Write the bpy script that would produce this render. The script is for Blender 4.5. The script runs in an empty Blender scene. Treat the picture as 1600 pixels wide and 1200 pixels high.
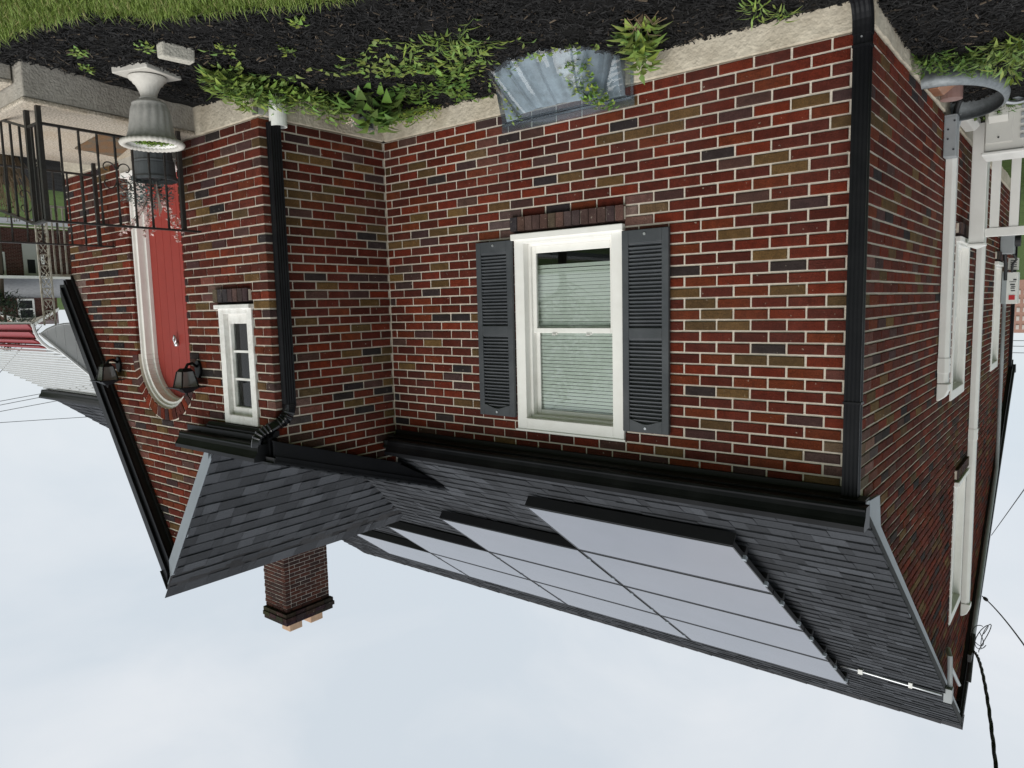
import bpy, bmesh, math, random
from mathutils import Vector, Matrix
random.seed(7)
rnd = random.random
def ru(a, b): return a + (b - a) * random.random()
SC = bpy.context.scene
COL = SC.collection

# ------------------------------------------------------------------ camera
CAM = (-0.954, -4.217, 1.372)
YAW, PITCH, ROLL, FPX = 0.676, 0.1077, -0.0239, 1132.6
_cy, _sy, _cp, _sp = math.cos(YAW), math.sin(YAW), math.cos(PITCH), math.sin(PITCH)
_fw = Vector((_sy * _cp, _cy * _cp, _sp)); _rt = Vector((_cy, -_sy, 0)); _up = _rt.cross(_fw)
_r = math.cos(ROLL) * _rt + math.sin(ROLL) * _up
_u = -math.sin(ROLL) * _rt + math.cos(ROLL) * _up
cam_d = bpy.data.cameras.new('camera'); cam = bpy.data.objects.new('camera', cam_d); COL.objects.link(cam)
# the photograph was taken with the phone held upside down
cam.matrix_world = Matrix(((-_r.x, -_u.x, -_fw.x, CAM[0]), (-_r.y, -_u.y, -_fw.y, CAM[1]), (-_r.z, -_u.z, -_fw.z, CAM[2]), (0, 0, 0, 1)))
cam_d.sensor_width = 36; cam_d.lens = FPX / 1600 * 36; cam_d.clip_end = 2000; cam_d.clip_start = 0.05
SC.camera = cam
def project(P):
    d = Vector(P) - Vector(CAM); z = d.dot(_fw)
    if z < .1: return None
    return (800 - FPX * d.dot(_r) / z, 600 + FPX * d.dot(_u) / z)   # pixel of the upside-down picture

# ------------------------------------------------------------------ world and sun
SUN_EL, SUN_AZ = math.radians(50), math.radians(183)     # azimuth measured from +Y towards +X
W = bpy.data.worlds.new('World'); SC.world = W; W.use_nodes = True
nt = W.node_tree; N = nt.nodes; L = nt.links; N.clear()
out = N.new('ShaderNodeOutputWorld'); bg = N.new('ShaderNodeBackground')
sky = N.new('ShaderNodeTexSky'); sky.sky_type = 'NISHITA'; sky.sun_disc = False
sky.sun_elevation = SUN_EL; sky.sun_rotation = SUN_AZ
tc = N.new('ShaderNodeTexCoord'); mp = N.new('ShaderNodeMapping'); mp.inputs['Scale'].default_value = (1, 1, 1.8)
n1 = N.new('ShaderNodeTexNoise'); n1.inputs['Scale'].default_value = 2.6; n1.inputs['Detail'].default_value = 5; n1.inputs['Roughness'].default_value = .52
n1.inputs['Distortion'].default_value = .5
cr = N.new('ShaderNodeValToRGB')
cr.color_ramp.elements[0].position = .36; cr.color_ramp.elements[0].color = (3.78, 4.12, 4.42, 1)
cr.color_ramp.elements[1].position = .66; cr.color_ramp.elements[1].color = (4.6, 4.75, 4.9, 1)
mx = N.new('ShaderNodeMix'); mx.data_type = 'RGBA'; mx.inputs[0].default_value = .93
L.new(tc.outputs['Generated'], mp.inputs['Vector']); L.new(mp.outputs['Vector'], n1.inputs['Vector'])
L.new(n1.outputs['Fac'], cr.inputs['Fac']); L.new(sky.outputs['Color'], mx.inputs[6]); L.new(cr.outputs['Color'], mx.inputs[7])
L.new(mx.outputs[2], bg.inputs['Color']); bg.inputs['Strength'].default_value = .095
L.new(bg.outputs[0], out.inputs['Surface'])
sd = bpy.data.lights.new('sun', 'SUN'); sd.energy = 1.5; sd.angle = math.radians(55); sd.color = (1, .965, .92)
so = bpy.data.objects.new('sun', sd); COL.objects.link(so)
_sd = Vector((math.sin(SUN_AZ) * math.cos(SUN_EL), math.cos(SUN_AZ) * math.cos(SUN_EL), math.sin(SUN_EL)))
so.rotation_euler = _sd.to_track_quat('Z', 'Y').to_euler(); so.location = _sd * 40
SC.view_settings.view_transform = 'Standard'; SC.view_settings.look = 'None'
SC.view_settings.exposure = 0.92; SC.view_settings.gamma = 1; SC.view_settings.use_curve_mapping = False
SC.cycles.max_bounces = 8; SC.cycles.transparent_max_bounces = 12

# ------------------------------------------------------------------ materials
def new_mat(name):
    m = bpy.data.materials.new(name); m.use_nodes = True
    return m, m.node_tree.nodes, m.node_tree.links, m.node_tree.nodes['Principled BSDF']
def mat(name, col=(.5, .5, .5), rough=.6, var=.15, scale=12, bump=.0, bscale=None, metal=0, vcol=False, detail=5, spec=.5,
        stain=None, stain_scale=2.5, stain_amt=.5, coat=0, stretch=None, ior=None, specks=None, var2=None):
    m, n, l, b = new_mat(name)
    geo = n.new('ShaderNodeNewGeometry')
    vec = geo.outputs['Position']
    if stretch:
        mpn = n.new('ShaderNodeMapping'); mpn.inputs['Scale'].default_value = stretch; l.new(vec, mpn.inputs['Vector']); vec = mpn.outputs['Vector']
    no = n.new('ShaderNodeTexNoise'); no.inputs['Scale'].default_value = scale; no.inputs['Detail'].default_value = detail
    no.inputs['Roughness'].default_value = .65; l.new(vec, no.inputs['Vector'])
    mr = n.new('ShaderNodeMapRange'); mr.inputs[1].default_value = .25; mr.inputs[2].default_value = .75
    mr.inputs[3].default_value = 1 - var; mr.inputs[4].default_value = 1 + var; l.new(no.outputs['Fac'], mr.inputs[0])
    mul = n.new('ShaderNodeVectorMath'); mul.operation = 'SCALE'; l.new(mr.outputs[0], mul.inputs['Scale'])
    if vcol:
        at = n.new('ShaderNodeAttribute'); at.attribute_name = 'Col'; l.new(at.outputs['Color'], mul.inputs[0])
    else: mul.inputs[0].default_value = col
    cur = mul.outputs[0]
    if var2:
        nb_ = n.new('ShaderNodeTexNoise'); nb_.inputs['Scale'].default_value = var2[0]; nb_.inputs['Detail'].default_value = 6; nb_.inputs['Roughness'].default_value = .7; l.new(geo.outputs['Position'], nb_.inputs['Vector'])
        mb_ = n.new('ShaderNodeMapRange'); mb_.inputs[1].default_value = .3; mb_.inputs[2].default_value = .7; mb_.inputs[3].default_value = 1 - var2[1]; mb_.inputs[4].default_value = 1 + var2[1]; l.new(nb_.outputs['Fac'], mb_.inputs[0])
        ms_ = n.new('ShaderNodeVectorMath'); ms_.operation = 'SCALE'; l.new(cur, ms_.inputs[0]); l.new(mb_.outputs[0], ms_.inputs['Scale']); cur = ms_.outputs[0]
    if stain:
        n2 = n.new('ShaderNodeTexNoise'); n2.inputs['Scale'].default_value = stain_scale; n2.inputs['Detail'].default_value = 6; n2.inputs['Roughness'].default_value = .6
        l.new(geo.outputs['Position'], n2.inputs['Vector'])
        m2 = n.new('ShaderNodeMapRange'); m2.inputs[1].default_value = .45; m2.inputs[2].default_value = .72; m2.inputs[3].default_value = 0; m2.inputs[4].default_value = stain_amt
        l.new(n2.outputs['Fac'], m2.inputs[0])
        mm = n.new('ShaderNodeMix'); mm.data_type = 'RGBA'; l.new(m2.outputs[0], mm.inputs[0]); l.new(cur, mm.inputs[6]); mm.inputs[7].default_value = (*stain, 1)
        cur = mm.outputs[2]
    if specks:
        n3 = n.new('ShaderNodeTexNoise'); n3.inputs['Scale'].default_value = specks[1]; n3.inputs['Detail'].default_value = 3; l.new(geo.outputs['Position'], n3.inputs['Vector'])
        m3 = n.new('ShaderNodeMapRange'); m3.inputs[1].default_value = specks[2]; m3.inputs[2].default_value = specks[2] + .05; m3.inputs[3].default_value = 0; m3.inputs[4].default_value = specks[3]
        l.new(n3.outputs['Fac'], m3.inputs[0])
        mm3 = n.new('ShaderNodeMix'); mm3.data_type = 'RGBA'; l.new(m3.outputs[0], mm3.inputs[0]); l.new(cur, mm3.inputs[6]); mm3.inputs[7].default_value = (*specks[0], 1); cur = mm3.outputs[2]
    l.new(cur, b.inputs['Base Color'])
    b.inputs['Roughness'].default_value = rough; b.inputs['Metallic'].default_value = metal; b.inputs['Specular IOR Level'].default_value = spec
    if ior: b.inputs['IOR'].default_value = ior
    if coat: b.inputs['Coat Weight'].default_value = coat; b.inputs['Coat Roughness'].default_value = .15
    if bump:
        bn = n.new('ShaderNodeTexNoise'); bn.inputs['Scale'].default_value = bscale or scale * 4; bn.inputs['Detail'].default_value = 4; l.new(vec, bn.inputs['Vector'])
        bp = n.new('ShaderNodeBump'); bp.inputs['Strength'].default_value = bump; bp.inputs['Distance'].default_value = .01
        l.new(bn.outputs['Fac'], bp.inputs['Height']); l.new(bp.outputs[0], b.inputs['Normal'])
    return m
def leaf_mat(name):
    m, n, l, b = new_mat(name)
    at = n.new('ShaderNodeAttribute'); at.attribute_name = 'Col'
    l.new(at.outputs['Color'], b.inputs['Base Color']); b.inputs['Roughness'].default_value = .5; b.inputs['Specular IOR Level'].default_value = .35
    tr = n.new('ShaderNodeBsdfTranslucent'); l.new(at.outputs['Color'], tr.inputs['Color'])
    mxs = n.new('ShaderNodeMixShader'); mxs.inputs[0].default_value = .3
    l.new(b.outputs[0], mxs.inputs[1]); l.new(tr.outputs[0], mxs.inputs[2]); l.new(mxs.outputs[0], n['Material Output'].inputs['Surface'])
    return m
def glass_mat(name, tint=(.9, .95, .93), ior=1.5, rough=.01, haze=0, hazecol=(.6, .65, .7)):
    m, n, l, b = new_mat(name); n.remove(b)
    t = n.new('ShaderNodeBsdfTransparent'); t.inputs['Color'].default_value = (*tint, 1)
    g = n.new('ShaderNodeBsdfGlossy'); g.inputs['Roughness'].default_value = rough
    f = n.new('ShaderNodeFresnel'); f.inputs['IOR'].default_value = ior
    s = n.new('ShaderNodeMixShader'); l.new(f.outputs[0], s.inputs[0]); l.new(g.outputs[0], s.inputs[2])
    if haze:
        d = n.new('ShaderNodeBsdfDiffuse'); d.inputs['Color'].default_value = (*hazecol, 1)
        s2 = n.new('ShaderNodeMixShader'); s2.inputs[0].default_value = haze; l.new(t.outputs[0], s2.inputs[1]); l.new(d.outputs[0], s2.inputs[2]); l.new(s2.outputs[0], s.inputs[1])
    else: l.new(t.outputs[0], s.inputs[1])
    l.new(s.outputs[0], n['Material Output'].inputs['Surface'])
    return m

M = {}
M['brick'] = mat('brick_clay', rough=.92, var=.5, scale=130, bump=.9, bscale=240, vcol=True, spec=.15, detail=8, stain=(.17, .135, .12), stain_scale=1.7, stain_amt=.09, specks=((.42, .37, .30), 42, .685, .6), var2=(16, .32))
M['mortar'] = mat('mortar', (.60, .54, .455), .95, .14, 30, .6, 160, spec=.15, stain=(.40, .345, .28), stain_scale=1.3, stain_amt=.55)
M['shingle'] = mat('asphalt_shingle', rough=.95, var=.6, scale=210, bump=.8, bscale=420, vcol=True, spec=.2)
M['deck'] = mat('roof_felt', (.03, .03, .033), .95)
M['concrete'] = mat('foundation_concrete', (.51, .46, .365), .95, .22, 16, .9, 45, spec=.2, stain=(.30, .25, .18), stain_scale=3.2, stain_amt=.65)
M['concrete2'] = mat('porch_concrete', (.37, .345, .30), .95, .2, 22, .9, 60, spec=.2, stain=(.2, .18, .15), stain_scale=2.4, stain_amt=.7)
M['aggregate'] = mat('exposed_aggregate', (.43, .38, .31), .95, .8, 75, .9, 110, spec=.2, stain=(.36, .27, .16), stain_scale=2.2, stain_amt=.5)
M['black'] = mat('black_aluminium', (.0045, .0048, .006), .4, .2, 5, spec=.2, stain=(.016, .016, .017), stain_scale=4, stain_amt=.5)
M['black_matte'] = mat('black_soffit', (.005, .005, .0055), .6, .2, 5)
M['greymetal'] = mat('grey_aluminium', (.21, .235, .26), .45, .08, 6, spec=.5)
M['iron'] = mat('black_iron_paint', (.014, .013, .012), .5, .5, 40, .5, 90, stain=(.05, .03, .018), stain_scale=9, stain_amt=.4)
M['white'] = mat('white_vinyl', (.78, .77, .73), .45, .05, 6, spec=.4, stain=(.58, .55, .48), stain_scale=5, stain_amt=.22)
M['oldwhite'] = mat('old_white_paint', (.74, .73, .70), .6, .08, 25, .35, 50, stain=(.42, .39, .34), stain_scale=14, stain_amt=.45)
M['duct'] = mat('white_duct', (.72, .715, .68), .4, .04, 5, stain=(.55, .53, .48), stain_scale=4, stain_amt=.25)
M['shutter'] = mat('charcoal_vinyl', (.047, .052, .057), .5, .12, 9, .12, 120, spec=.4, stain=(.10, .105, .11), stain_scale=5, stain_amt=.4)
M['red'] = mat('red_door_paint', (.265, .034, .025), .5, .08, 10, spec=.35, stain=(.25, .03, .022), stain_scale=3, stain_amt=.5)
M['blind'] = mat('blind_slat', (.88, .91, .84), .6, .05, 4)
M['inner'] = mat('dark_interior', (.012, .013, .014), .9)
M['glass'] = glass_mat('window_glass', (.96, .985, .975), 1.52)
M['panel'] = mat('panel_glass', (.10, .102, .128), .1, .1, 3, spec=.8, ior=2.4)
M['panelframe'] = mat('panel_frame', (.012, .012, .013), .4)
M['steel'] = mat('galvanized_steel', (.22, .24, .25), .5, .3, 30, .1, 60, metal=.55)
M['plastic'] = glass_mat('clear_polycarbonate', (.86, .91, .94), 1.5, .06, .07, (.50, .58, .66))
M['pvc'] = mat('white_pvc', (.75, .75, .72), .5, .06, 20, stain=(.5, .5, .46), stain_scale=18, stain_amt=.5)
M['urn'] = mat('urn_cast', (.52, .50, .455), .7, .1, 20, .2, 60, stain=(.33, .31, .27), stain_scale=6, stain_amt=.5)
M['urnbody'] = mat('urn_body', (.37, .36, .335), .75, .15, 25, .3, 70)
M['pot'] = mat('grey_pot', (.075, .085, .09), .6, .15, 20)
M['block'] = mat('concrete_block', (.45, .43, .37), .95, .2, 30, .8, 70)
M['mulchbase'] = mat('mulch_soil', (.006, .0058, .0055), .95, .6, 60, 1, 90, spec=.2)
M['mulch'] = mat('mulch_chip', rough=.75, var=.4, scale=120, vcol=True, spec=.35)
M['leaf'] = leaf_mat('leaf')
M['lawn'] = mat('lawn_ground', (.05, .08, .02), .95, .5, 9, .8, 60, spec=.1)
M['asphalt'] = mat('asphalt', (.16, .165, .17), .9, .15, 4)
M['lanternglass'] = glass_mat('seeded_glass', (.5, .5, .5), 1.5, .25, .45, (.30, .30, .29))
M['copper'] = mat('copper_brown', (.34, .16, .09), .4, .25, 12, metal=.4)
M['rubber'] = mat('rubber', (.012, .012, .013), .6)
M['tan'] = mat('beige_paint', (.56, .55, .51), .5, .04, 6)
M['clay'] = mat('flue_clay', (.50, .33, .22), .9, .15, 10)
M['conduit'] = mat('grey_conduit', (.30, .32, .33), .5, .08, 8)
M['silver'] = mat('bare_aluminium', (.55, .56, .57), .35, .05, 8, metal=.8)
M['mat'] = mat('coir_mat', (.16, .085, .035), .95, .4, 60, .8, 150, stain=(.02, .10, .11), stain_scale=7, stain_amt=.6)
M['awnwhite'] = mat('awning_white', (.58, .585, .58), .5, .06, 8)
M['awnred'] = mat('awning_red', (.24, .03, .035), .5, .1, 8)
M['lattice'] = mat('cast_iron_pale', (.42, .40, .34), .7, .4, 35, stain=(.2, .15, .06), stain_scale=16, stain_amt=.7)
M['nbrick'] = mat('far_brick', vcol=True, rough=.95, var=.25, scale=9)
M['bark'] = mat('bark', (.06, .045, .03), .95, .4, 30, .8)
M['wood'] = mat('dead_stem', (.19, .135, .08), .9, .3, 40)
M['flower'] = mat('petal', (.72, .62, .58), .7, .1, 30)
M['red_label'] = mat('red_sticker', (.5, .02, .025), .5)
M['ink'] = mat('printed_ink', (.03, .03, .035), .6)
M['bluelabel'] = mat('blue_sticker', (.08, .28, .45), .5)

# ------------------------------------------------------------------ mesh helpers
def IDT(u, n, z): return (u, n, z)
class MB:
    def __init__(s, T=IDT): s.v = []; s.f = []; s.c = []; s.T = T; s.col = (1, 1, 1)
    def add(s, vs, fs):
        o = len(s.v); s.v += [tuple(s.T(*q)) for q in vs]; s.f += [tuple(i + o for i in f) for f in fs]; s.c += [s.col] * len(fs)
    def box(s, a, b, c, d, e, f):
        s.add([(a, c, e), (b, c, e), (b, d, e), (a, d, e), (a, c, f), (b, c, f), (b, d, f), (a, d, f)],
              [(0, 3, 2, 1), (4, 5, 6, 7), (0, 1, 5, 4), (1, 2, 6, 5), (2, 3, 7, 6), (3, 0, 4, 7)]); return s
    def hexa(s, P):    # 8 corners: bottom 4, top 4
        s.add(P, [(0, 3, 2, 1), (4, 5, 6, 7), (0, 1, 5, 4), (1, 2, 6, 5), (2, 3, 7, 6), (3, 0, 4, 7)]); return s
    def prism(s, prof, fn, t0, t1):     # prof 2d polygon, fn(a,b,t)->point
        k = len(prof)
        s.add([fn(a, b, t0) for a, b in prof] + [fn(a, b, t1) for a, b in prof],
              [tuple(range(k)), tuple(range(2 * k - 1, k - 1, -1))] + [(i, (i + 1) % k, k + (i + 1) % k, k + i) for i in range(k)]); return s
    def tube(s, pts, r, k=8, cap=True):
        pts = [Vector(q) for q in pts]; rings = []
        rs = r if isinstance(r, (list, tuple)) else [r] * len(pts)
        for i, q in enumerate(pts):
            d = (pts[min(i + 1, len(pts) - 1)] - pts[max(i - 1, 0)])
            if d.length < 1e-9: d = Vector((0, 0, 1))
            d.normalize(); a = d.orthogonal() if i == 0 else (pa - d * pa.dot(d))
            a.normalize(); pa = a; b = d.cross(a)
            rings.append([q + (a * math.cos(2 * math.pi * j / k) + b * math.sin(2 * math.pi * j / k)) * rs[i] for j in range(k)])
        vs = [tuple(x) for R_ in rings for x in R_]; fs = []
        for i in range(len(pts) - 1):
            for j in range(k): fs.append((i * k + j, i * k + (j + 1) % k, (i + 1) * k + (j + 1) % k, (i + 1) * k + j))
        if cap: fs += [tuple(range(k - 1, -1, -1)), tuple((len(pts) - 1) * k + j for j in range(k))]
        s.add(vs, fs); return s
    def lathe(s, prof, c, k=24, fl=None, tw=0):
        vs = []; fs = []
        for i, (r, z) in enumerate(prof):
            for j in range(k):
                a = 2 * math.pi * j / k; rr = r * (1 + (fl(a + tw * z, i) if fl else 0))
                vs.append((c[0] + rr * math.cos(a), c[1] + rr * math.sin(a), c[2] + z))
        for i in range(len(prof) - 1):
            for j in range(k): fs.append((i * k + j, i * k + (j + 1) % k, (i + 1) * k + (j + 1) % k, (i + 1) * k + j))
        s.add(vs, fs); return s
    def sphere(s, c, r, k=8, sq=(1, 1, 1)):
        prof = [(math.sin(math.pi * i / k), -math.cos(math.pi * i / k)) for i in range(k + 1)]
        vs = []; fs = []; kk = 2 * k
        for (a, z) in prof:
            for j in range(kk):
                t = 2 * math.pi * j / kk; vs.append((c[0] + r * sq[0] * a * math.cos(t), c[1] + r * sq[1] * a * math.sin(t), c[2] + r * sq[2] * z))
        for i in range(k):
            for j in range(kk): fs.append((i * kk + j, i * kk + (j + 1) % kk, (i + 1) * kk + (j + 1) % kk, (i + 1) * kk + j))
        s.add(vs, fs); return s
    def quad(s, *P): s.add(P, [tuple(range(len(P)))]); return s
    def build(s, name, m, parent=None, smooth=False, bevel=0, recalc=True):
        o0 = ORG.get(parent.name, Vector()) if parent else Vector()
        me = bpy.data.meshes.new(name)
        me.from_pydata([(x - o0[0], y - o0[1], z - o0[2]) for x, y, z in s.v], [], s.f)
        if any(c != (1, 1, 1) for c in s.c):
            at = me.attributes.new('Col', 'FLOAT_COLOR', 'FACE')
            at.data.foreach_set('color', [x for c in s.c for x in (*c, 1)])
        if recalc:
            bm = bmesh.new(); bm.from_mesh(me); bmesh.ops.recalc_face_normals(bm, faces=bm.faces); bm.to_mesh(me); bm.free()
        if smooth:
            me.polygons.foreach_set('use_smooth', [True] * len(me.polygons))
        me.materials.append(M[m] if isinstance(m, str) else m)
        ob = bpy.data.objects.new(name, me); COL.objects.link(ob)
        if parent: ob.parent = parent
        ORG[ob.name] = o0
        if bevel:
            bv = ob.modifiers.new('bevel', 'BEVEL'); bv.width = bevel; bv.segments = 2; bv.limit_method = 'ANGLE'; bv.harden_normals = False
        if smooth and smooth != True:
            pass
        return ob
ORG = {}
def thing(name, label, cat, loc=(0, 0, 0), group=None):
    o = bpy.data.objects.new(name, None); COL.objects.link(o); o.location = loc; ORG[o.name] = Vector(loc)
    o.empty_display_size = .1
    tag(o, label, cat, group); return o
def tag(o, label, cat, group=None):
    o['label'] = label; o['category'] = cat
    if group: o['group'] = group
    return o
def struct(o): o['kind'] = 'structure'; return o
def stuff(o): o['kind'] = 'stuff'; return o

# ------------------------------------------------------------------ ground
def gz(x, y):
    z = -.165 - .04 * max(0, -y)
    if x < .05 and y > -.3: z += .07 * max(0, min(1, (y + .3) / .6)) * max(0, min(1, (.05 - x) / .1))
    if x > 8: z -= .09 * min(x - 8, 46)
    return z
LAWN = [(11.0, -2.6), (8.0, -3.1), (6.2, -2.95), (4.9, -2.75), (4.29, -2.55), (3.84, -2.49), (3.37, -2.37), (3.16, -2.10), (2.65, -1.86), (2.42, -1.74), (2.14, -1.61), (1.2, -1.45), (-.2, -1.35), (-1.6, -1.0), (-2.2, .5), (-2.4, 3.0)]
def lawn_y(x):
    for (a, ya), (b, yb) in zip(LAWN, LAWN[1:]):
        if b <= x <= a: return ya + (yb - ya) * (a - x) / (a - b)
    return -3.1 if 8 <= x < 11 else 99
def sheet(name, xs, ys, fz, m, keep=lambda x, y: True):
    mb = MB(); idx = {}
    for i in range(len(xs) - 1):
        for j in range(len(ys) - 1):
            if not keep((xs[i] + xs[i + 1]) / 2, (ys[j] + ys[j + 1]) / 2): continue
            q = []
            for a, b in ((i, j), (i + 1, j), (i + 1, j + 1), (i, j + 1)):
                if (a, b) not in idx: idx[(a, b)] = len(mb.v); mb.v.append((xs[a], ys[b], fz(xs[a], ys[b])))
                q.append(idx[(a, b)])
            mb.f.append(tuple(q)); mb.c.append((1, 1, 1))
    return mb.build(name, m, recalc=False, smooth=True)
def frange(a, b, n): return [a + (b - a) * i / n for i in range(n + 1)]
xs = [-600, -200, -60, -20] + frange(-10, 60, 70) + [80, 150, 300, 700]
ys = [-500, -150, -60, -20] + frange(-10, 40, 50) + [60, 100, 250, 700]
struct(sheet('ground', xs, ys, lambda x, y: gz(x, y) - .025, 'lawn'))
struct(sheet('mulch_bed', frange(-2.2, 10.6, 170), frange(-3.1, 4, 110), lambda x, y: gz(x, y) + .012 * math.sin(x * 9 + 1.3 * math.sin(y * 7)) * math.cos(y * 8 + x * 3) + ru(-.006, .006), 'mulchbase',
             lambda x, y: y > lawn_y(x) - .02 and not (x > .2 and y > .15) and not (x > 4 and y > -1.1 and x < 7.1)))
# loose mulch chips
mc = MB()
def chip(x, y):
    z = gz(x, y) + ru(0, .018); a = ru(0, 6.283); t = ru(-.35, .45); Ln = ru(.008, .035); w = ru(.002, .0055); h = ru(.0015, .004)
    d = Vector((math.cos(a) * math.cos(t), math.sin(a) * math.cos(t), math.sin(t))); n = Vector((-math.sin(a), math.cos(a), ru(-.4, .4))).normalized(); k = d.cross(n)
    p = Vector((x, y, z)); g = random.choice((.004, .006, .009, .013, .021)) * ru(.7, 1.2)
    if rnd() < .05: mc.col = (g * 6, g * 4.6, g * 3.2)
    else: mc.col = (g * 1.02, g, g * 1.0)
    c = [p + d * (sx * Ln) + n * (sy * w) + k * (sz * h) for sz in (-1, 1) for sx, sy in ((-1, -.6), (1, -.4), (1, .4), (-1, .6))]
    mc.hexa([tuple(q) for q in c])
cnt = 0
while cnt < 30000:
    x, y = ru(-1.5, 5.4), ru(-2.75, 2.4)
    if y < lawn_y(x) - .05 or (x > .03 and y > .0) or (x > 3.7 and y > -1.15) or (x > 4.45 and y > -2.35): continue
    pr = project((x, y, -.2))
    if not pr or not (-60 < pr[0] < 1660 and -60 < pr[1] < 300): continue
    chip(x, y); cnt += 1
stuff(tag(mc.build('mulch_chips', 'mulch', recalc=False), 'black shredded bark mulch covering the planting bed', 'mulch'))
# grass blades of the lawn edge
gb = MB()
def blade(x, y, z, h, lean, col, w=.0022):
    a = ru(0, 6.283); dx, dy = math.cos(a), math.sin(a); px, py = -dy * w, dx * w
    m = lean * h; gb.col = col
    gb.add([(x - px, y - py, z), (x + px, y + py, z), (x + px * .8 + dx * m * .4, y + py * .8 + dy * m * .4, z + h * .6), (x - px * .8 + dx * m * .4, y - py * .8 + dy * m * .4, z + h * .6), (x + dx * m, y + dy * m, z + h * ru(.8, 1))],
           [(0, 1, 2, 3), (3, 2, 4)])
for i in range(26000):
    x = ru(1.6, 4.8); e = lawn_y(x); y = e - .05 - ru(0, 1) ** 1.3 * .75 if rnd() < .8 else e - ru(.02, 1.3)
    g = ru(.6, 1.25); dry = rnd() < .12
    c = (.36 * g, .35 * g, .14 * g) if dry else (.20 * g, .28 * g, .06 * g)
    blade(x, y, gz(x, y) - .02, ru(.025, .06) * (1.5 if abs(y - e) < .12 and rnd() < .4 else 1), ru(.2, 1.1), c, ru(.0015, .003))
stuff(tag(gb.build('grass', 'leaf', recalc=False), 'green lawn grass growing along the edge of the mulch bed', 'grass'))

# ------------------------------------------------------------------ house
house = thing('brick_house', 'red brick house with black gutters, charcoal shingle roof and steep entry gable', 'house', (0, 0, -.165))
C = .0677; MOD = .2105; JT = .0122; BH = C - .0122; BD = .095
LX, EY, ER = 3.737, -1.171, 7.22       # inner corner, entry front plane, entry right end
GS, GX, GZ = 1.42, 5.40, 3.70          # entry gable slope, apex x, apex z (brick)
RS, RA, RY = .752, 2.645, 4.40         # main roof z = RA + RS*y, ridge y
def T_front(u, n, z): return (u, -n, z)
def T_side(u, n, z): return (-n, u, z)
def T_ret(u, n, z): return (LX - n, -u, z)
def T_entry(u, n, z): return (u, EY - n, z)
REDS = [(0.115, 0.0196, 0.0099), (0.0943, 0.0176, 0.0101), (0.0792, 0.0162, 0.0097), (0.1367, 0.0221, 0.0094), (0.099, 0.0206, 0.0121), (0.0679, 0.0154, 0.0101), (0.1226, 0.0273, 0.0107), (0.0849, 0.0201, 0.0138)]
OLIVE = [(.110, .062, .024), (.088, .052, .022), (.125, .070, .026)]
DARK = [(.026, .021, .022), (.034, .025, .024)]
PURP = [(.062, .030, .027), (.054, .030, .029), (.072, .036, .029)]
def shade():
    r = rnd()
    c = random.choice(REDS) if r < .775 else random.choice(OLIVE) if r < .885 else random.choice(DARK) if r < .935 else random.choice(PURP)
    return c
bricks = []     # (T name, T, u0, u1, z0, z1, depth offset, colour)
def brick_verts(a, b, z0, z1, dn, D=BD, c=.0042, jit=.0028):
    j = lambda: ru(-jit, jit)
    F = [(a + c + j(), dn, z0 + c + j()), (b - c + j(), dn, z0 + c + j()), (b - c + j(), dn, z1 - c + j()), (a + c + j(), dn, z1 - c + j())]
    Mi = [(a, dn - c, z0), (b, dn - c, z0), (b, dn - c, z1), (a, dn - c, z1)]
    Bk = [(a, dn - D, z0), (b, dn - D, z0), (b, dn - D, z1), (a, dn - D, z1)]
    fs = [(0, 1, 2, 3)]
    for i in range(4):
        k = (i + 1) % 4; fs += [(i, k, 4 + k, 4 + i), (4 + i, 4 + k, 8 + k, 8 + i)]
    return F + Mi + Bk, fs
def sub_iv(iv, a, b):
    r = []
    for p, q in iv:
        if b <= p or a >= q: r.append((p, q)); continue
        if a > p: r.append((p, a))
        if b < q: r.append((b, q))
    return r
def lay_wall(name, T, rows, spans, ends, off, openings, core, mod=MOD, ch=C, z_base=0, pal=None, jt=JT):
    """spans(z0,z1)->list of (a,b); ends(row)->(extra0, extra1) inset at both ends; off(row)->joint phase"""
    for r in range(rows):
        z0 = z_base + r * ch; z1 = z0 + ch
        iv = spans(z0, z1)
        for o in openings: 
            w = o(z0, z1)
            if w: iv = sub_iv(iv, *w)
        for (a, b) in iv:
            if b - a < .02: continue
            if core is not None: core.T = T; core.box(a + .009 - (.03 if name == 'return' else 0), b - .009 + (.035 if name == 'front' and b > 3.7 else 0), -.008, -.088, z0, z1)
            e0, e1 = ends(r, a, b)
            a2, b2 = a + e0, b - e1
            ph = off(r); k = math.floor((a2 - ph) / mod) ; x = ph + k * mod
            while x < b2:
                p, q = max(a2, x + jt / 2), min(b2, x + mod - jt / 2)
                if q - p > .018:
                    bricks.append((name, T, p + ru(-.0015, .0015), q + ru(-.0015, .0015), z0 + jt * .5 + ru(-.001, .001), z1 - jt * .5 + ru(-.001, .001), ru(-.0015, .0018), (pal or shade)()))
                x += mod
core = MB()
def rect(a, b, c, d): return lambda z0, z1: (a, b) if (z1 > c + .02 and z0 < d - .02) else None
# front wall, to the inner corner
WX0, WX1, WZ0, WZ1 = 1.467, 2.371, .859, 2.287
lay_wall('front', T_front, 36, lambda a, b: [(0, LX - .003)], lambda r, a, b: ((0 if r % 2 == 0 else BD + JT) if a == 0 else 0, 0),
         lambda r: (.199 if r % 2 == 0 else .094) - 0, [rect(WX0 - .004, WX1 + .004, .75, WZ1)], core)
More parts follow.
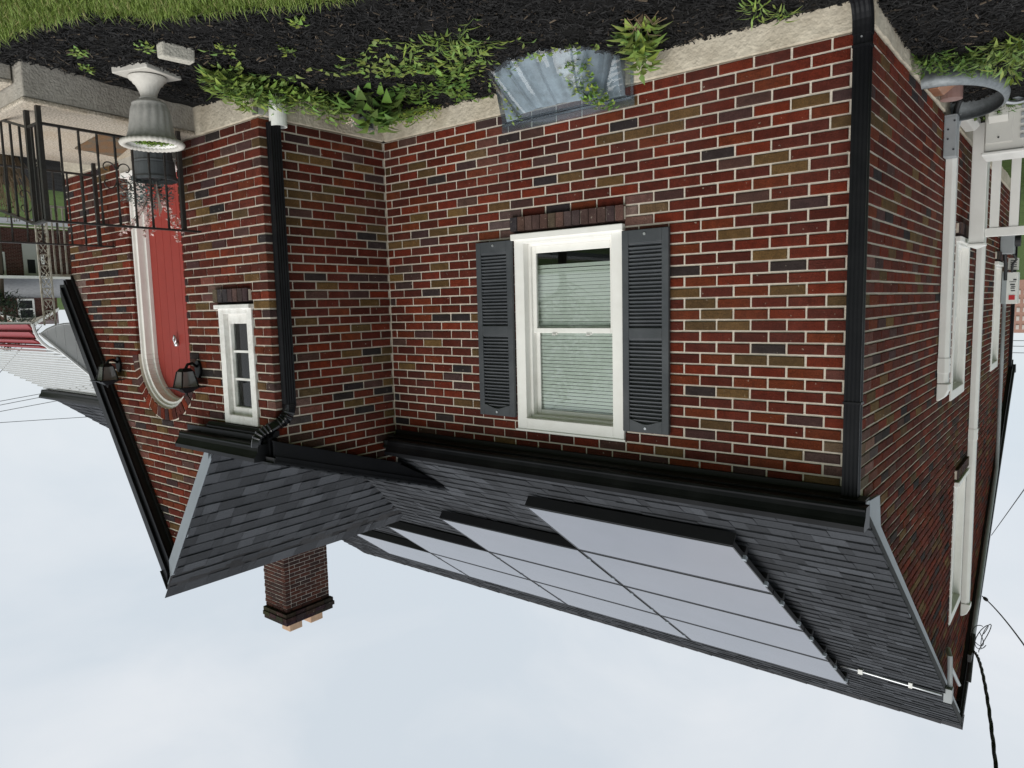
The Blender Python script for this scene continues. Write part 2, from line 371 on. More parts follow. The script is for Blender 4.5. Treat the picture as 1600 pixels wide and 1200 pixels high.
# side wall with gable
def side_span(z0, z1):
    zt = z1 + .05
    if zt < 2.6: return [(0, 8.8)]
    d = (zt - RA) / RS
    return [(max(0, d), min(8.8, 2 * RY - d))] if d < RY - .1 else []
SW = [(3.12, 3.95, .87, 2.30), (6.3, 7.08, .98, 2.31), (3.66, 4.40, 3.14, 4.56)]
lay_wall('side', T_side, 50 + 36, side_span, lambda r, a, b: ((BD + JT if r % 2 == 0 else 0) if a == 0 else 0, 0),
         lambda r: .205 if r % 2 else .10, [rect(a - .004, b + .004, c - .09, d) for a, b, c, d in SW], core)
# return wall of the entry
lay_wall('return', T_ret, 40, lambda a, b: [(.003, min(-EY, (2.80 - b) / .318))] if b < 2.72 else [], lambda r, a, b: (0, (0 if r % 2 == 0 else BD + JT) if abs(b + EY) < 1e-6 else 0),
         lambda r: (.221 if r % 2 == 0 else .116), [], core)
# entry front wall with gable, arched door, small window
DX, DR, DZ = 5.415, .468, 1.735
def door_open(z0, z1):
    zc = z1
    if z0 < DZ: return (DX - DR - .004, DX + DR + .004)
    h = zc - DZ; R2 = DR + .105
    if z0 - DZ > R2 - .01: return None
    return (DX - math.sqrt(max(.0, R2 * R2 - (z0 + C / 2 - DZ) ** 2)), DX + math.sqrt(max(.0, R2 * R2 - (z0 + C / 2 - DZ) ** 2)))
EW = (3.965, 4.43, 1.315, 2.245)
def entry_span(z0, z1):
    zt = z1 + .02; xl = LX if zt < 2.36 else GX - (GZ - zt) / GS; xr = min(ER, GX + (GZ - zt) / GS)
    return [(xl, xr)] if xr - xl > .05 else []
lay_wall('entry', T_entry, 54, entry_span, lambda r, a, b: ((BD + JT if r % 2 == 0 else 0) if a == LX else 0, 0),
         lambda r: LX + (.105 if r % 2 == 0 else 0), [door_open, rect(EW[0] - .004, EW[1] + .004, EW[2] - .11, EW[3])], core)
core.build('mortar_bed', 'mortar', house)
# solid masonry behind everything so that no daylight leaks through
sol = MB()
sol.T = T_front; sol.box(.1, 1.43, -.09, -.2, -.2, 2.5).box(2.41, LX + .1, -.09, -.2, -.2, 2.5).box(1.43, 2.41, -.09, -.2, -.2, .74).box(1.43, 2.41, -.09, -.2, 2.32, 2.5)
sol.T = IDT; sol.box(LX + .09, 9.6, .1, .2, -.2, 2.5); sol.box(7.3, 9.55, 0, .1, -.2, 2.6)
sol.box(9.5, 9.6, .2, 8.7, -.2, 2.6); sol.box(.1, 9.6, 8.7, 8.8, -.2, 2.6)
sol.box(LX + .09, LX + .15, EY + .1, .1, -.2, 2.35); sol.box(ER - .1, ER, EY + .09, .1, -.2, 1.1)
sol.prism([(.2, 2.4), (8.7, 2.4), (RY, 5.7)], lambda a, b, t: (t, a, b), 9.5, 9.6)
sol.build('backing_wall', 'mortar', house)
# rowlock sills, door arch: bricks of their own geometry
extra = []      # (verts, faces, colour)
core2 = MB()
def rowlock(T, u0, u1, zt, n, proj_=.03, h=.105):
    w = (u1 - u0) / n
    for i in range(n):
        a, b = u0 + i * w + .004, u0 + (i + 1) * w - .004
        vs = [(a, -.09, zt - h), (b, -.09, zt - h), (b, proj_, zt - h - .012), (a, proj_, zt - h - .012), (a, -.09, zt), (b, -.09, zt), (b, proj_ + ru(-.003, .003), zt - .022), (a, proj_ + ru(-.003, .003), zt - .022)]
        extra.append(([T(*q) for q in vs], [(0, 3, 2, 1), (4, 5, 6, 7), (0, 1, 5, 4), (1, 2, 6, 5), (2, 3, 7, 6), (3, 0, 4, 7)], random.choice([(.085, .05, .045), (.07, .047, .046), (.045, .04, .042), (.10, .055, .045), (.095, .07, .048)])))
    core2.T = T; core2.box(u0 + .002, u1 - .002, -.088, proj_ - .012, zt - h - .002, zt - .026)
rowlock(T_front, WX0 - .02, WX1 + .02, .858, 14)
rowlock(T_entry, EW[0], EW[1] + .03, EW[2] - .004, 7)
for a, b, c, d in SW: rowlock(T_side, a - .01, b + .01, c - .003, 12)
na = 23
core2.build('sill_mortar', 'mortar', house)
for i in range(na):
    t0, t1 = math.pi * i / na + .012, math.pi * (i + 1) / na - .012; r0, r1 = DR + .006, DR + .105
    dn = ru(-.002, .003)
    P = [(DX - r * math.cos(t), n, DZ + r * math.sin(t)) for n in (-.09, dn) for r, t in ((r0, t0), (r1, t0), (r1, t1), (r0, t1))]
    extra.append(([T_entry(*q) for q in P], [(0, 3, 2, 1), (4, 5, 6, 7), (0, 1, 5, 4), (1, 2, 6, 5), (2, 3, 7, 6), (3, 0, 4, 7)], random.choice(REDS + PURP)))
ar = MB(T_entry)     # mortar ring behind the arch bricks
ar.prism([(DX - (DR + .003) * math.cos(math.pi * i / 30), DZ + (DR + .003) * math.sin(math.pi * i / 30)) for i in range(31)] + [(DX + (DR + .115) * math.cos(math.pi * i / 30), DZ + (DR + .115) * math.sin(math.pi * i / 30)) for i in range(31)],
         lambda a, b, t: (a, t, b), -.007, -.087)
ar.build('arch_mortar', 'mortar', house)
# ---- rank bricks by size in the picture; largest become objects, the rest one mesh
def poly_area(P):
    q = [project(x) for x in P]
    if any(x is None for x in q): return 0
    cx, cy = sum(x[0] for x in q) / len(q), sum(x[1] for x in q) / len(q)
    if not (-5 < cx < 1605 and -5 < cy < 1205): return 0
    return abs(sum(q[i][0] * q[(i + 1) % len(q)][1] - q[(i + 1) % len(q)][0] * q[i][1] for i in range(len(q)))) / 2
def rank(b):
    T, p, q, z0, z1 = b[1:6]; return poly_area([T(p, 0, z0), T(q, 0, z0), T(q, 0, z1), T(p, 0, z1)])
bricks.sort(key=rank, reverse=True)
BMESH = {}
def brick_mesh(T_name, L_, H_, col):
    key = (round(L_ / .004), round(H_ / .003), col, random.randrange(2))
    if key not in BMESH:
        vs, fs = brick_verts(-L_ / 2, L_ / 2, -H_ / 2, H_ / 2, 0)
        me = bpy.data.meshes.new('brick'); me.from_pydata([(x, -n, z) for x, n, z in vs], [], [f for f in fs])
        at = me.attributes.new('Col', 'FLOAT_COLOR', 'FACE'); at.data.foreach_set('color', [x for _ in fs for x in (*col, 1)])
        me.materials.append(M['brick']); BMESH[key] = me
    return BMESH[key]
ROT = {'front': 0, 'entry': 0, 'side': -math.pi / 2, 'return': -math.pi / 2}
rest = MB()
def jcol(c):
    g = ru(.8, 1.22); return (c[0] * g, c[1] * g * ru(.95, 1.06), c[2] * g)
BLOOM = [((1.40, 0, .80), .17, .5), ((2.45, 0, .80), .14, .35), ((1.3, 0, .98), .12, .3), ((LX, -1.0, 2.12), .2, .5), ((7.08, EY, 1.12), .22, .75), ((6.2, EY, 2.35), .16, .5), ((6.0, EY, 2.62), .14, .4),
         ((0, .12, 2.3), .28, .5), ((0, .1, 1.75), .2, .3), ((0, .12, 1.2), .15, .25), ((2.6, 0, .25), .2, .18), ((4.5, EY, 1.2), .15, .4)]
def bloom(c, w):
    k = 0
    for q, r, a in BLOOM: k = max(k, a * max(0, 1 - (Vector(w) - Vector(q)).length / r) ** .7)
    return tuple(x * (1 - k) + y * k for x, y in zip(c, (.24, .20, .18))) if k > .02 else c
for i, b in enumerate(bricks):
    name, T, p, q, z0, z1, dn, col = b
    col = bloom(col, T((p + q) / 2, 0, (z0 + z1) / 2))
    if i < 262 and name in ROT:
        me = brick_mesh(name, q - p, z1 - z0, col)
        ob = bpy.data.objects.new('brick', me); COL.objects.link(ob); ob.parent = house
        w = T((p + q) / 2, dn, (z0 + z1) / 2)
        ob.location = (w[0], w[1], w[2] + .165); ob.rotation_euler = (0, 0, ROT[name])
    else:
        rest.T = T; rest.col = jcol(col); vs, fs = brick_verts(p, q, z0, z1, dn); rest.add(vs, fs)
rest.T = IDT
for j, (vs, fs, col) in enumerate(extra):
    if j < 14 or len(extra) - j <= na:
        m1 = MB(); m1.col = jcol(col); m1.add(vs, fs); m1.build('brick', 'brick', house)
    else: rest.col = jcol(col); rest.add(vs, fs)
stuff(rest.build('brickwork', 'brick', house))

# foundation
fd = MB()
def fnd(a, b, T):
    n = max(2, int((b - a) / .06)); 
    for i in range(n):
        u0, u1 = a + (b - a) * i / n, a + (b - a) * (i + 1) / n
        fd.T = T; fd.add([(u0, .012 + NZ(u0), -.6), (u1, .012 + NZ(u1), -.6), (u1, .010 + NZ(u1), -.012), (u0, .010 + NZ(u0), -.012), (u1, -.03, -.003), (u0, -.03, -.003)], [(0, 1, 2, 3), (3, 2, 4, 5)])
def NZ(u): return .004 * math.sin(u * 7.3) + .003 * math.sin(u * 23 + 1)
fnd(-.012, LX - .012, T_front); fnd(-.012, 8.8, T_side); fnd(.012, -EY + .012, T_ret); fnd(LX - .012, ER, T_entry)
fdo = fd.build('foundation', 'concrete', house, recalc=False)
fdo.data.flip_normals() if False else None

cp = MB(T_entry); cp.prism([(LX - .0245, -.115), (LX - .0245, -.012), (LX + .035, -.014), (LX + .02, -.06), (LX + .012, -.10)], lambda a, b, t: (a, t, b), .012, .0225); cp.build('chipped_patch', mat('raw_concrete', (.12, .11, .095), .95, .5, 60, .9, 90), house)
cp = MB(T_ret); cp.prism([(-EY + .021, -.11), (-EY + .021, -.013), (-EY - .09, -.014), (-EY - .06, -.045), (-EY - .02, -.055)], lambda a, b, t: (a, t, b), .012, .0235); cp.build('chipped_patch', M['urnbody'], house)
# ---- windows
def frame_ring(mb, u0, u1, z0, z1, w, n0, n1, wb=None, wt=None):
    wb = w if wb is None else wb; wt = w if wt is None else wt
    mb.box(u0, u0 + w, n0, n1, z0, z1); mb.box(u1 - w, u1, n0, n1, z0, z1)
    mb.box(u0 + w, u1 - w, n0, n1, z0, z0 + wb); mb.box(u0 + w, u1 - w, n0, n1, z1 - wt, z1)
def window(T, u0, u1, z0, z1, blind=True, casing=.085, mat_='white', detail=True):
    cz = MB(T)
    frame_ring(cz, u0, u1, z0 + .03, z1, casing, .012, -.09, .04, .085)
    ob = cz.build('window', mat_, house, bevel=.004)
    s = MB(T); s.box(u0 - .012, u1 + .012, -.08, .04, z0, z0 + .045); s.build('sill', mat_, ob, bevel=.005)
    if detail:
        s = MB(T); s.box(u0 - .012, u1 + .012, .0125, .02, z1 - .002, z1 + .012); s.build('drip_cap', mat_, ob)
    a, b, c, d = u0 + casing, u1 - casing, z0 + .07, z1 - .085
    s = MB(T); frame_ring(s, a, b, c, d, .022, -.045, -.115, .02, .02); s.build('jamb', mat_, ob, bevel=.002)
    a += .022; b -= .022; c += .02; d -= .02
    mid = (c + d) / 2 - .01
    lo = MB(T); frame_ring(lo, a, b, c, mid + .02, .034, -.062, -.09, .05, .036); lo.build('lower_sash', mat_, ob, bevel=.003)
    up = MB(T); frame_ring(up, a, b, mid - .018, d, .034, -.094, -.112, .034, .036); up.build('upper_sash', mat_, ob, bevel=.003)
    g = MB(T); g.box(a + .03, b - .03, -.074, -.078, c + .04, mid - .01); g.build('pane', 'glass', ob)
    g = MB(T); g.box(a + .03, b - .03, -.101, -.105, mid + .012, d - .03); g.build('pane', 'glass', ob)
    if detail:
        for t in (.3, .72):
            l_ = MB(T); uu = a + (b - a) * t; l_.box(uu - .022, uu + .022, -.058, -.075, mid + .0202, mid + .03); l_.box(uu - .012, uu + .018, -.05, -.062, mid + .03, mid + .036); l_.build('sash_lock', mat_, ob)
    bk = MB(T); bk.box(u0 + .01, u1 - .01, -.45, -.5, z0 - .1, z1 + .1)
    bk.box(u0 - .01, u0 + .008, -.13, -.5, z0 - .1, z1 + .1).box(u1 - .008, u1 + .01, -.13, -.5, z0 - .1, z1 + .1); bk.build('room_beyond', 'inner', ob)
    if blind:
        bl = MB(T); zb = c + .135; n = 44
        bl.box(a - .005, b + .005, -.12, -.142, zb, zb + .024)
        for i in range(n):
            zz = zb + .03 + (d + .03 - zb) * i / n; A, B = a - .005, b + .005
            bl.hexa([(A, -.121, zz), (B, -.121, zz), (B, -.136, zz + .004), (A, -.136, zz + .004), (A, -.126, zz + .0225), (B, -.126, zz + .0225), (B, -.138, zz + .0225), (A, -.138, zz + .0225)])
        stuff(bl.build('blind', 'blind', ob))
    return ob
window(T_front, WX0, WX1, WZ0, WZ1)
for a, b, c, d in SW: window(T_side, a, b, c, d, casing=.07, detail=False)
# small fixed window of the entry
u0, u1, z0, z1 = EW
mb = MB(T_entry); frame_ring(mb, u0, u1, z0, z1, .07, .01, -.09); wob = mb.build('window', 'oldwhite', house, bevel=.004)
mb = MB(T_entry); frame_ring(mb, u0 + .07, u1 - .07, z0 + .07, z1 - .07, .03, -.03, -.08, .075, .06); mb.build('sash', 'oldwhite', wob, bevel=.003)
mb = MB(T_entry); mb.box(u0 - .01, u1 + .02, -.05, .035, z0 - .003, z0 + .03); mb.build('sill', 'oldwhite', wob, bevel=.004)
za, zb_ = z0 + .145, z1 - .13
for t in (1 / 3, 2 / 3):
    mb = MB(T_entry); zz = za + (zb_ - za) * t; mb.box(u0 + .1, u1 - .1, -.045, -.07, zz - .009, zz + .009); mb.build('muntin', 'oldwhite', wob)
for t in range(3):
    mb = MB(T_entry); mb.box(u0 + .1, u1 - .1, -.058, -.061, za + (zb_ - za) * t / 3, za + (zb_ - za) * (t + 1) / 3); mb.build('pane', 'glass', wob)
mb = MB(T_entry); mb.box(u0 - .05, u1 + .05, -.3, -.32, z0 - .1, z1 + .1); mb.build('room_beyond', 'inner', wob)
mb = MB(T_entry)
for i in range(5): mb.box(u0 + .08 + i * .06, u0 + .125 + i * .06, -.1 - .012 * (i % 2), -.108 - .012 * (i % 2), z0, z1)
mb.build('curtain', 'blind', wob)
mb = MB(T_entry); mb.box(u0 + .125, u0 + .165, -.0565, -.0578, za + .03, za + .10); mb.build('sticker', 'bluelabel', wob)
mb = MB(T_entry); mb.box(u0 + .132, u0 + .158, -.0555, -.0563, za + .05, za + .075); mb.build('sticker_print', 'white', wob)
# shutters
def shutter(u0, u1, z0, z1):
    mb = MB(T_front); mid = z0 + (z1 - z0) * .505; w = .047
    mb.box(u0, u0 + w, .012, .04, z0, z1); mb.box(u1 - w, u1, .012, .04, z0, z1)
    mb.box(u0 + w, u1 - w, .012, .0395, z0, z0 + .085); mb.box(u0 + w, u1 - w, .012, .0395, mid - .035, mid + .035)
    # scooped top rail
    k = 12; pr = [(u0 + w, z1), (u1 - w, z1)] + [(u1 - w - (u1 - u0 - 2 * w) * i / k, z1 - .085 + .03 * math.sin(math.pi * i / k) ** 1.5) for i in range(k + 1)]
    mb.prism(pr, lambda a, b, t: (a, t, b), .012, .0395)
    mb.box(u0 + .02, u1 - .02, .006, .0125, z0 + .02, z1 - .02)
    ob = mb.build('shutter', 'shutter', house, bevel=.003)
    sm = None
    for za, zb in ((z0 + .085, mid - .035), (mid + .035, z1 - .058)):
        n = round((zb - za) / .0247)
        for i in range(n):
            zc = za + (zb - za) * (i + .5) / n
            if sm is None:
                q = MB(); hw = (u1 - u0) / 2 - w + .004
                q.hexa([(-hw, .006, -.013), (hw, .006, -.013), (hw, -.014, -.011), (-hw, -.014, -.011), (-hw, .008, .006), (hw, .008, .006), (hw, -.0125, -.005), (-hw, -.0125, -.005)])
                so_ = q.build('louver', 'shutter', ob); sm = so_.data
            else:
                so_ = bpy.data.objects.new('louver', sm); COL.objects.link(so_); so_.parent = ob
            so_.location = ((u0 + u1) / 2, -.021, zc)
            so_.rotation_euler = (ru(-.02, .02), ru(-.004, .004), 0)
    for zz in (z0 + .03, z1 - .028):
        q = MB(); q.tube([((u0 + u1) / 2, -.039, zz), ((u0 + u1) / 2, -.045, zz)], .009, 10); q.build('screw', 'silver', ob)
    return ob
shutter(1.127, 1.458, .909, 2.218); shutter(2.378, 2.718, .898, 2.2)

# ---- door with arched frame
def arch_pts(r, zb, n=28): return [(DX - r, zb)] + [(DX - r * math.cos(math.pi * i / n), DZ + r * math.sin(math.pi * i / n)) for i in range(n + 1)] + [(DX + r, zb)]
def arch_band(mb, r0, r1, zb, n0, n1, n=28):
    A, B = arch_pts(r0, zb, n), arch_pts(r1, zb, n)
    for i in range(len(A) - 1):
        P = [(*A[i], 0), (*A[i + 1], 0), (*B[i + 1], 0), (*B[i], 0)]
        mb.hexa([(x, n0, z) for x, z, _ in P] + [(x, n1, z) for x, z, _ in P])
ZT = .17
dm = MB(T_entry); dm.prism(arch_pts(DR - .05, ZT), lambda a, b, t: (a, t, b), -.16, -.2); door = dm.build('door', 'red', house)
for i in range(6):
    t0, t1 = DX - DR + .055 + i * (2 * DR - .11) / 6, DX - DR + .055 + (i + 1) * (2 * DR - .11) / 6
    xm = max(abs(t0 - DX), abs(t1 - DX)); h = lambda x: DZ + math.sqrt(max(0, (DR - .05) ** 2 - (x - DX) ** 2))
    pl = MB(T_entry); pl.prism([(t0 + .0015, ZT), (t1 - .0015, ZT), (t1 - .0015, h(t1)), ((t0 + t1) / 2, h((t0 + t1) / 2)), (t0 + .0015, h(t0))], lambda a, b, t: (a, t, b), -.148, -.1605); pl.build('plank', 'red', door, bevel=.002)
kn = MB(T_entry); kn.tube([(DX + .0, -.148, 1.64), (DX, -.12, 1.64)], .022, 10); kn.tube([(DX, -.125, 1.64), (DX - .025, -.12, 1.60), (DX, -.118, 1.565), (DX + .025, -.12, 1.60), (DX, -.125, 1.64)], .008, 6); kn.build('knocker', 'silver', door, smooth=True)
df = MB(T_entry); arch_band(df, DR - .055, DR, ZT - .02, -.12, -.05); arch_band(df, DR - .075, DR - .045, ZT - .02, -.175, -.115)
dfo = df.build('door_frame', 'white', house, bevel=.004)
r2 = MB(T_entry); arch_band(r2, DR - .022, DR + .004, ZT - .02, -.055, -.03); r2.build('moulding', 'white', dfo)
th = MB(T_entry); th.box(DX - DR + .03, DX + DR - .03, .05, -.19, ZT - .045, ZT - .002); th.build('threshold', 'oldwhite', house, bevel=.005)
th = MB(T_entry); th.box(DX - DR - .02, DX + DR + .02, .03, -.2, -.01, ZT - .046); th.build('door_step', 'concrete2', house, bevel=.006)
bk = MB(T_entry); bk.box(DX - .6, DX + .6, -.3, -.32, 0, 2.4); bk.build('backing', 'inner', house)

# ---- roofs
shing = []
def plane_shingles(O, e, s, nrm, v_max, span, expo=.125, tone=1.0):
    O, e, s, nrm = map(Vector, (O, e, s, nrm)); v = 0; row = 0
    while v < v_max:
        a, b = span(v); x = a - ru(0, .2)
        while x < b:
            w = random.choice((.07, .10, .13, .16, .20, .25)) * ru(.9, 1.1); p, q = max(a, x), min(b, x + w)
            if q - p > .01:
                lift = .006 if rnd() < .5 else .0
                g = random.choice((.034, .039, .042, .046, .052, .064)) * ru(.9, 1.1) * tone
                ve = v + expo + .035; j = ru(-.002, .002)
                P = []
                for w_ in (0, 1):
                    for (uu, vv, hh) in ((p + .001, v + j, .010 + lift), (q - .001, v + j, .010 + lift), (q - .001, ve, .003), (p + .001, ve, .003)):
                        P.append(tuple(O + e * uu + s * vv + nrm * (hh * w_ if w_ else -.002)))
                shing.append((P, (g * .94, g, g * 1.12)))
            x += w
        v += expo; row += 1
cosr = 1 / math.sqrt(1 + RS * RS); sinr = RS * cosr
EAVE = -.15
def main_span(v):
    y = EAVE + v * cosr
    return (-.075, 11.25 if y < 1.3 else 9.66)
slope_len = (RY - EAVE) / cosr
plane_shingles((0, EAVE, RA + RS * EAVE + .004), (1, 0, 0), (0, cosr, sinr), (0, -sinr, cosr), slope_len, main_span)
# entry gable, left slope (x decreasing downhill)
cg = 1 / math.sqrt(1 + GS * GS); sg = GS * cg
GZT = GZ + .10
def zP(x): return GZT - GS * abs(x - GX)
XL = 4.46
def entry_sp(v):
    x = XL + v * cg; z = zP(x); return (-1.28, min(3, (z - RA) / RS + .04))
plane_shingles((XL, 0, zP(XL) + .002), (0, 1, 0), (cg, 0, sg), (-sg, 0, cg), (GX - XL) / cg, entry_sp, tone=1.05)
# shed portion over the return wall
SHS = .318
def zS(y): return 2.47 + SHS * (y + 1.27)
cs = 1 / math.sqrt(1 + SHS ** 2)
plane_shingles((0, -1.30, zS(-1.30) + .002), (1, 0, 0), (0, cs, SHS * cs), (0, -SHS * cs, cs), 1.95, lambda v: (3.62, 4.6))
def srank(S):
    P = S[0]; top = [P[i] for i in (4, 5, 6, 7)]
    c = sum((Vector(q) for q in top), Vector()) / 4
    y = c.y
    if .8 < c.x < 7.7 and .2 < y < 3.3 and c.z > 2.7 and c.x < 2.5: return 0
    if y < RY and c.x > 4.2 and c.y > 0 and c.z > zP(c.x) - .05 and False: return 0
    return poly_area(top)
shing.sort(key=srank, reverse=True)
SF = [(0, 3, 2, 1), (4, 5, 6, 7), (0, 1, 5, 4), (1, 2, 6, 5), (2, 3, 7, 6), (3, 0, 4, 7)]
dk = MB()
dk.prism([(EAVE + .01, RA + RS * (EAVE + .01) - .002), (RY, RA + RS * RY - .002), (RY, RA + RS * RY - .10), (EAVE + .01, RA + RS * (EAVE + .01) - .05)], lambda a, b, t: (t, a, b), -.07, 9.65)
dk.prism([(EAVE + .01, RA + RS * (EAVE + .01) - .003), (1.3, RA + RS * 1.3 - .003), (1.3, RA + RS * 1.3 - .1), (EAVE + .01, RA + RS * (EAVE + .01) - .05)], lambda a, b, t: (t, a, b), 9.652, 11.24)
dk.prism([(RY, RA + RS * RY), (2 * RY - EAVE, RA + RS * EAVE), (2 * RY - EAVE, RA + RS * EAVE - .06), (RY, RA + RS * RY - .1)], lambda a, b, t: (t, a, b), -.071, 9.651)
roof = dk.build('main_roof', 'deck', house)
eg = MB()
eg.prism([(XL, zP(XL) - .001), (GX, GZT - .001), (7.22, zP(7.22)), (7.22, zP(7.22) - .06), (GX, GZT - .085), (XL, zP(XL) - .07)], lambda a, b, t: (a, t, b), -1.26, 1.7)
eg.prism([(-1.28, zS(-1.28) - .001), (.7, zS(.7) - .001), (.7, zS(.7) - .04), (-1.28, zS(-1.28) - .04)], lambda a, b, t: (t, a, b), 3.625, 4.55)
eroof = eg.build('entry_roof', 'deck', house)
srest = MB()
for i, (P, col) in enumerate(shing):
    if i < 300:
        m1 = MB(); m1.col = col; m1.add(P, SF); m1.build('shingle', 'shingle', house, recalc=False)
    else: srest.col = col; srest.add(P, SF)
stuff(srest.build('shingle_courses', 'shingle', house, recalc=False))
# ridge caps
rc = MB(); x = -.08
while x < 9.64:
    w = .2; g = ru(.024, .042); rc.col = (g, g, g * 1.06); h = ru(.012, .018); zr = RA + RS * RY
    x1 = min(x + w + .03, 9.67)
    rc.add([(x, RY - .13, zr - .13 * RS + h), (x, RY, zr + h + .012), (x, RY + .13, zr - .13 * RS + h), (x1, RY - .13, zr - .13 * RS + h - .004), (x1, RY, zr + h + .006), (x1, RY + .13, zr - .13 * RS + h - .004)], [(0, 1, 4, 3), (1, 2, 5, 4)]); x += w
stuff(rc.build('ridge_cap', 'shingle', roof, recalc=False))
rc = MB(); y = -1.30
while y < 1.5:
    g = ru(.026, .045); rc.col = (g, g, g * 1.06); h = .014; y1 = y + .23
    rc.add([(GX - .1, y, GZT - .1 * GS + h), (GX, y, GZT + h + .008), (GX + .1, y, GZT - .1 * GS + h), (GX - .1, y1, GZT - .1 * GS + h - .004), (GX, y1, GZT + h + .004), (GX + .1, y1, GZT - .1 * GS + h - .004)], [(0, 1, 4, 3), (1, 2, 5, 4)]); y += .2
stuff(rc.build('ridge_cap', 'shingle', eroof, recalc=False))
# right slope covering of the entry
q = MB(); q.col = (.05, .05, .054); q.hexa([(GX, -1.28, GZT + .001), (7.24, -1.28, zP(7.24) + .001), (7.24, 1.7, zP(7.24) + .001), (GX, 1.7, GZT + .001), (GX, -1.28, GZT + .012), (7.24, -1.28, zP(7.24) + .012), (7.24, 1.7, zP(7.24) + .012), (GX, 1.7, GZT + .012)]); q.build('roof_slope', 'shingle', eroof)
q = MB(); q.col = (.05, .05, .054); q.hexa([(-.07, RY, RA + RS * RY + .001), (9.65, RY, RA + RS * RY + .001), (9.65, 2 * RY - EAVE, RA + RS * EAVE + .001), (-.07, 2 * RY - EAVE, RA + RS * EAVE + .001), (-.07, RY, RA + RS * RY + .012), (9.65, RY, RA + RS * RY + .012), (9.65, 2 * RY - EAVE, RA + RS * EAVE + .012), (-.07, 2 * RY - EAVE, RA + RS * EAVE + .012)]); q.build('roof_slope', 'shingle', roof)

# gutters: K profile in (out, z), closed
KP = [(0, 0), (.075, 0), (.082, .012), (.082, .022), (.088, .045), (.105, .075), (.118, .092), (.118, .12), (.108, .123), (.106, .1), (.08, .05), (.07, .012), (.01, .012), (.008, .12), (0, .12)]
def gutter(name, fn, t0, t1, m='black'):
    mb = MB(); mb.prism(KP, fn, t0, t1); ob = mb.build(name, m, house)
    for t in (t0, t1):
        e = MB(); s_ = .004 if t == t1 else -.004; e.prism([(0, 0), (.075, 0), (.083, .02), (.09, .05), (.119, .092), (.119, .122), (0, .122)], fn, t, t + s_); e.build('end_cap', m, ob)
    return ob
FY = -.13      # fascia face of the main eave
GZ0 = 2.462
mg = gutter('gutter', lambda a, b, t: (t, FY - .004 - a, GZ0 + b), -.078, 3.60)
gutter('gutter', lambda a, b, t: (t, FY - .004 - a, GZ0 - .01 + b), 7.6, 11.27)
fa = MB(); fa.box(-.06, 3.62, FY, FY + .02, 2.45, 2.575); fa.build('fascia', 'black', house)
fa = MB(); fa.box(7.3, 11.25, FY, FY + .02, 2.45, 2.575); fa.build('fascia', 'black', house)
sf = MB(); sf.box(-.05, 3.72, FY + .021, -.002, 2.452, 2.462); sf.box(.002, 3.72, -.018, -.0015, 2.415, 2.4515); sf.build('soffit', 'black_matte', house)
sf = MB(); sf.box(7.3, 11.2, FY + .021, -.002, 2.452, 2.462); sf.build('soffit', 'black_matte', house)
de = MB(); de.prism([(EAVE - .01, -.004), (EAVE + .05, .03), (EAVE + .05, .026), (EAVE - .006, -.009), (EAVE - .006, -.03), (EAVE - .01, -.03)], lambda a, b, t: (t, a, RA + RS * EAVE + b), -.07, 3.62); de.build('drip_edge', 'greymetal', house)
# entry gutter over the small window
gy = EY - .085
eg_ = gutter('gutter', lambda a, b, t: (t, gy - a, 2.335 + b), 3.73, 4.88)
fa = MB(); fa.box(3.70, 4.9, gy + .002, gy + .02, 2.29, 2.46); fa.box(3.72, 4.72, gy + .0205, EY - .002, 2.29, 2.30)
fa.prism([(0, 2.25), (.035, 2.25), (.042, 2.262), (.055, 2.275), (.055, 2.289), (0, 2.289)], lambda a, b, t: (t, EY - .001 - a, b), 3.70, 4.64); fa.build('fascia', 'black', house)
# black sloping fascia at the left edge of the shed part
XF = 3.64
fa = MB(); fa.prism([(-1.26, zS(-1.26) - .165), (-.1, zS(-.1) - .165), (.46, zS(.46) - .04), (.46, zS(.46) - .02), (-1.26, zS(-1.26) - .03)], lambda a, b, t: (t, a, b), XF, XF + .02)
fa.build('fascia', 'black', house)
fa = MB(); fa.prism([(-1.265, zS(-1.265) - .055), (.44, zS(.44) - .055), (.47, zS(.47) - .01), (-1.265, zS(-1.265) - .01)], lambda a, b, t: (t, a, b), XF - .022, XF + .003)
fa.prism([(-1.27, zS(-1.27) - .018), (.46, zS(.46) - .018), (.46, zS(.46) - .006), (-1.27, zS(-1.27) - .006)], lambda a, b, t: (t, a, b), XF - .034, XF + .004); fa.build('drip_edge', 'black', house)
fa = MB(); fa.prism([(-1.24, zS(-1.24) - .168), (-.02, zS(-.02) - .168), (-.02, zS(-.02) - .158), (-1.24, zS(-1.24) - .158)], lambda a, b, t: (t, a, b), XF + .0205, LX + .05); fa.build('soffit', 'black_matte', house)
# rakes of the side gable
def rake(y0, y1, m, w=.175, x0=-.05, th=.02, z_off=.0):
    mb = MB(); f = lambda y: RA + RS * (y if y <= RY else 2 * RY - y)
    mb.prism([(y0, f(y0) - w), (y0, f(y0) + z_off), (y1, f(y1) + z_off), (y1, f(y1) - w)], lambda a, b, t: (t, a, b), x0, x0 + th); return mb.build('rake_board', m, house)
rk = rake(-.0, RY - .01, 'greymetal')
mb = MB(); mb.prism([(-.16, RA + RS * -.16 + .008), (RY, RA + RS * RY + .008), (RY, RA + RS * RY - .028), (-.16, RA + RS * -.16 - .028)], lambda a, b, t: (t, a, b), -.066, -.0515); mb.build('drip_edge', 'greymetal', rk)
mb = MB(); mb.prism([(.0, 2.478), (.0, RA - .176), (.3, RA + RS * .3 - .176), (.25, 2.478 + .02)], lambda a, b, t: (t, a, b), -.0495, -.0305); mb.box(-.049, -.004, -.075, -.001, 2.47, 2.56); mb.build('eave_return', 'greymetal', house)
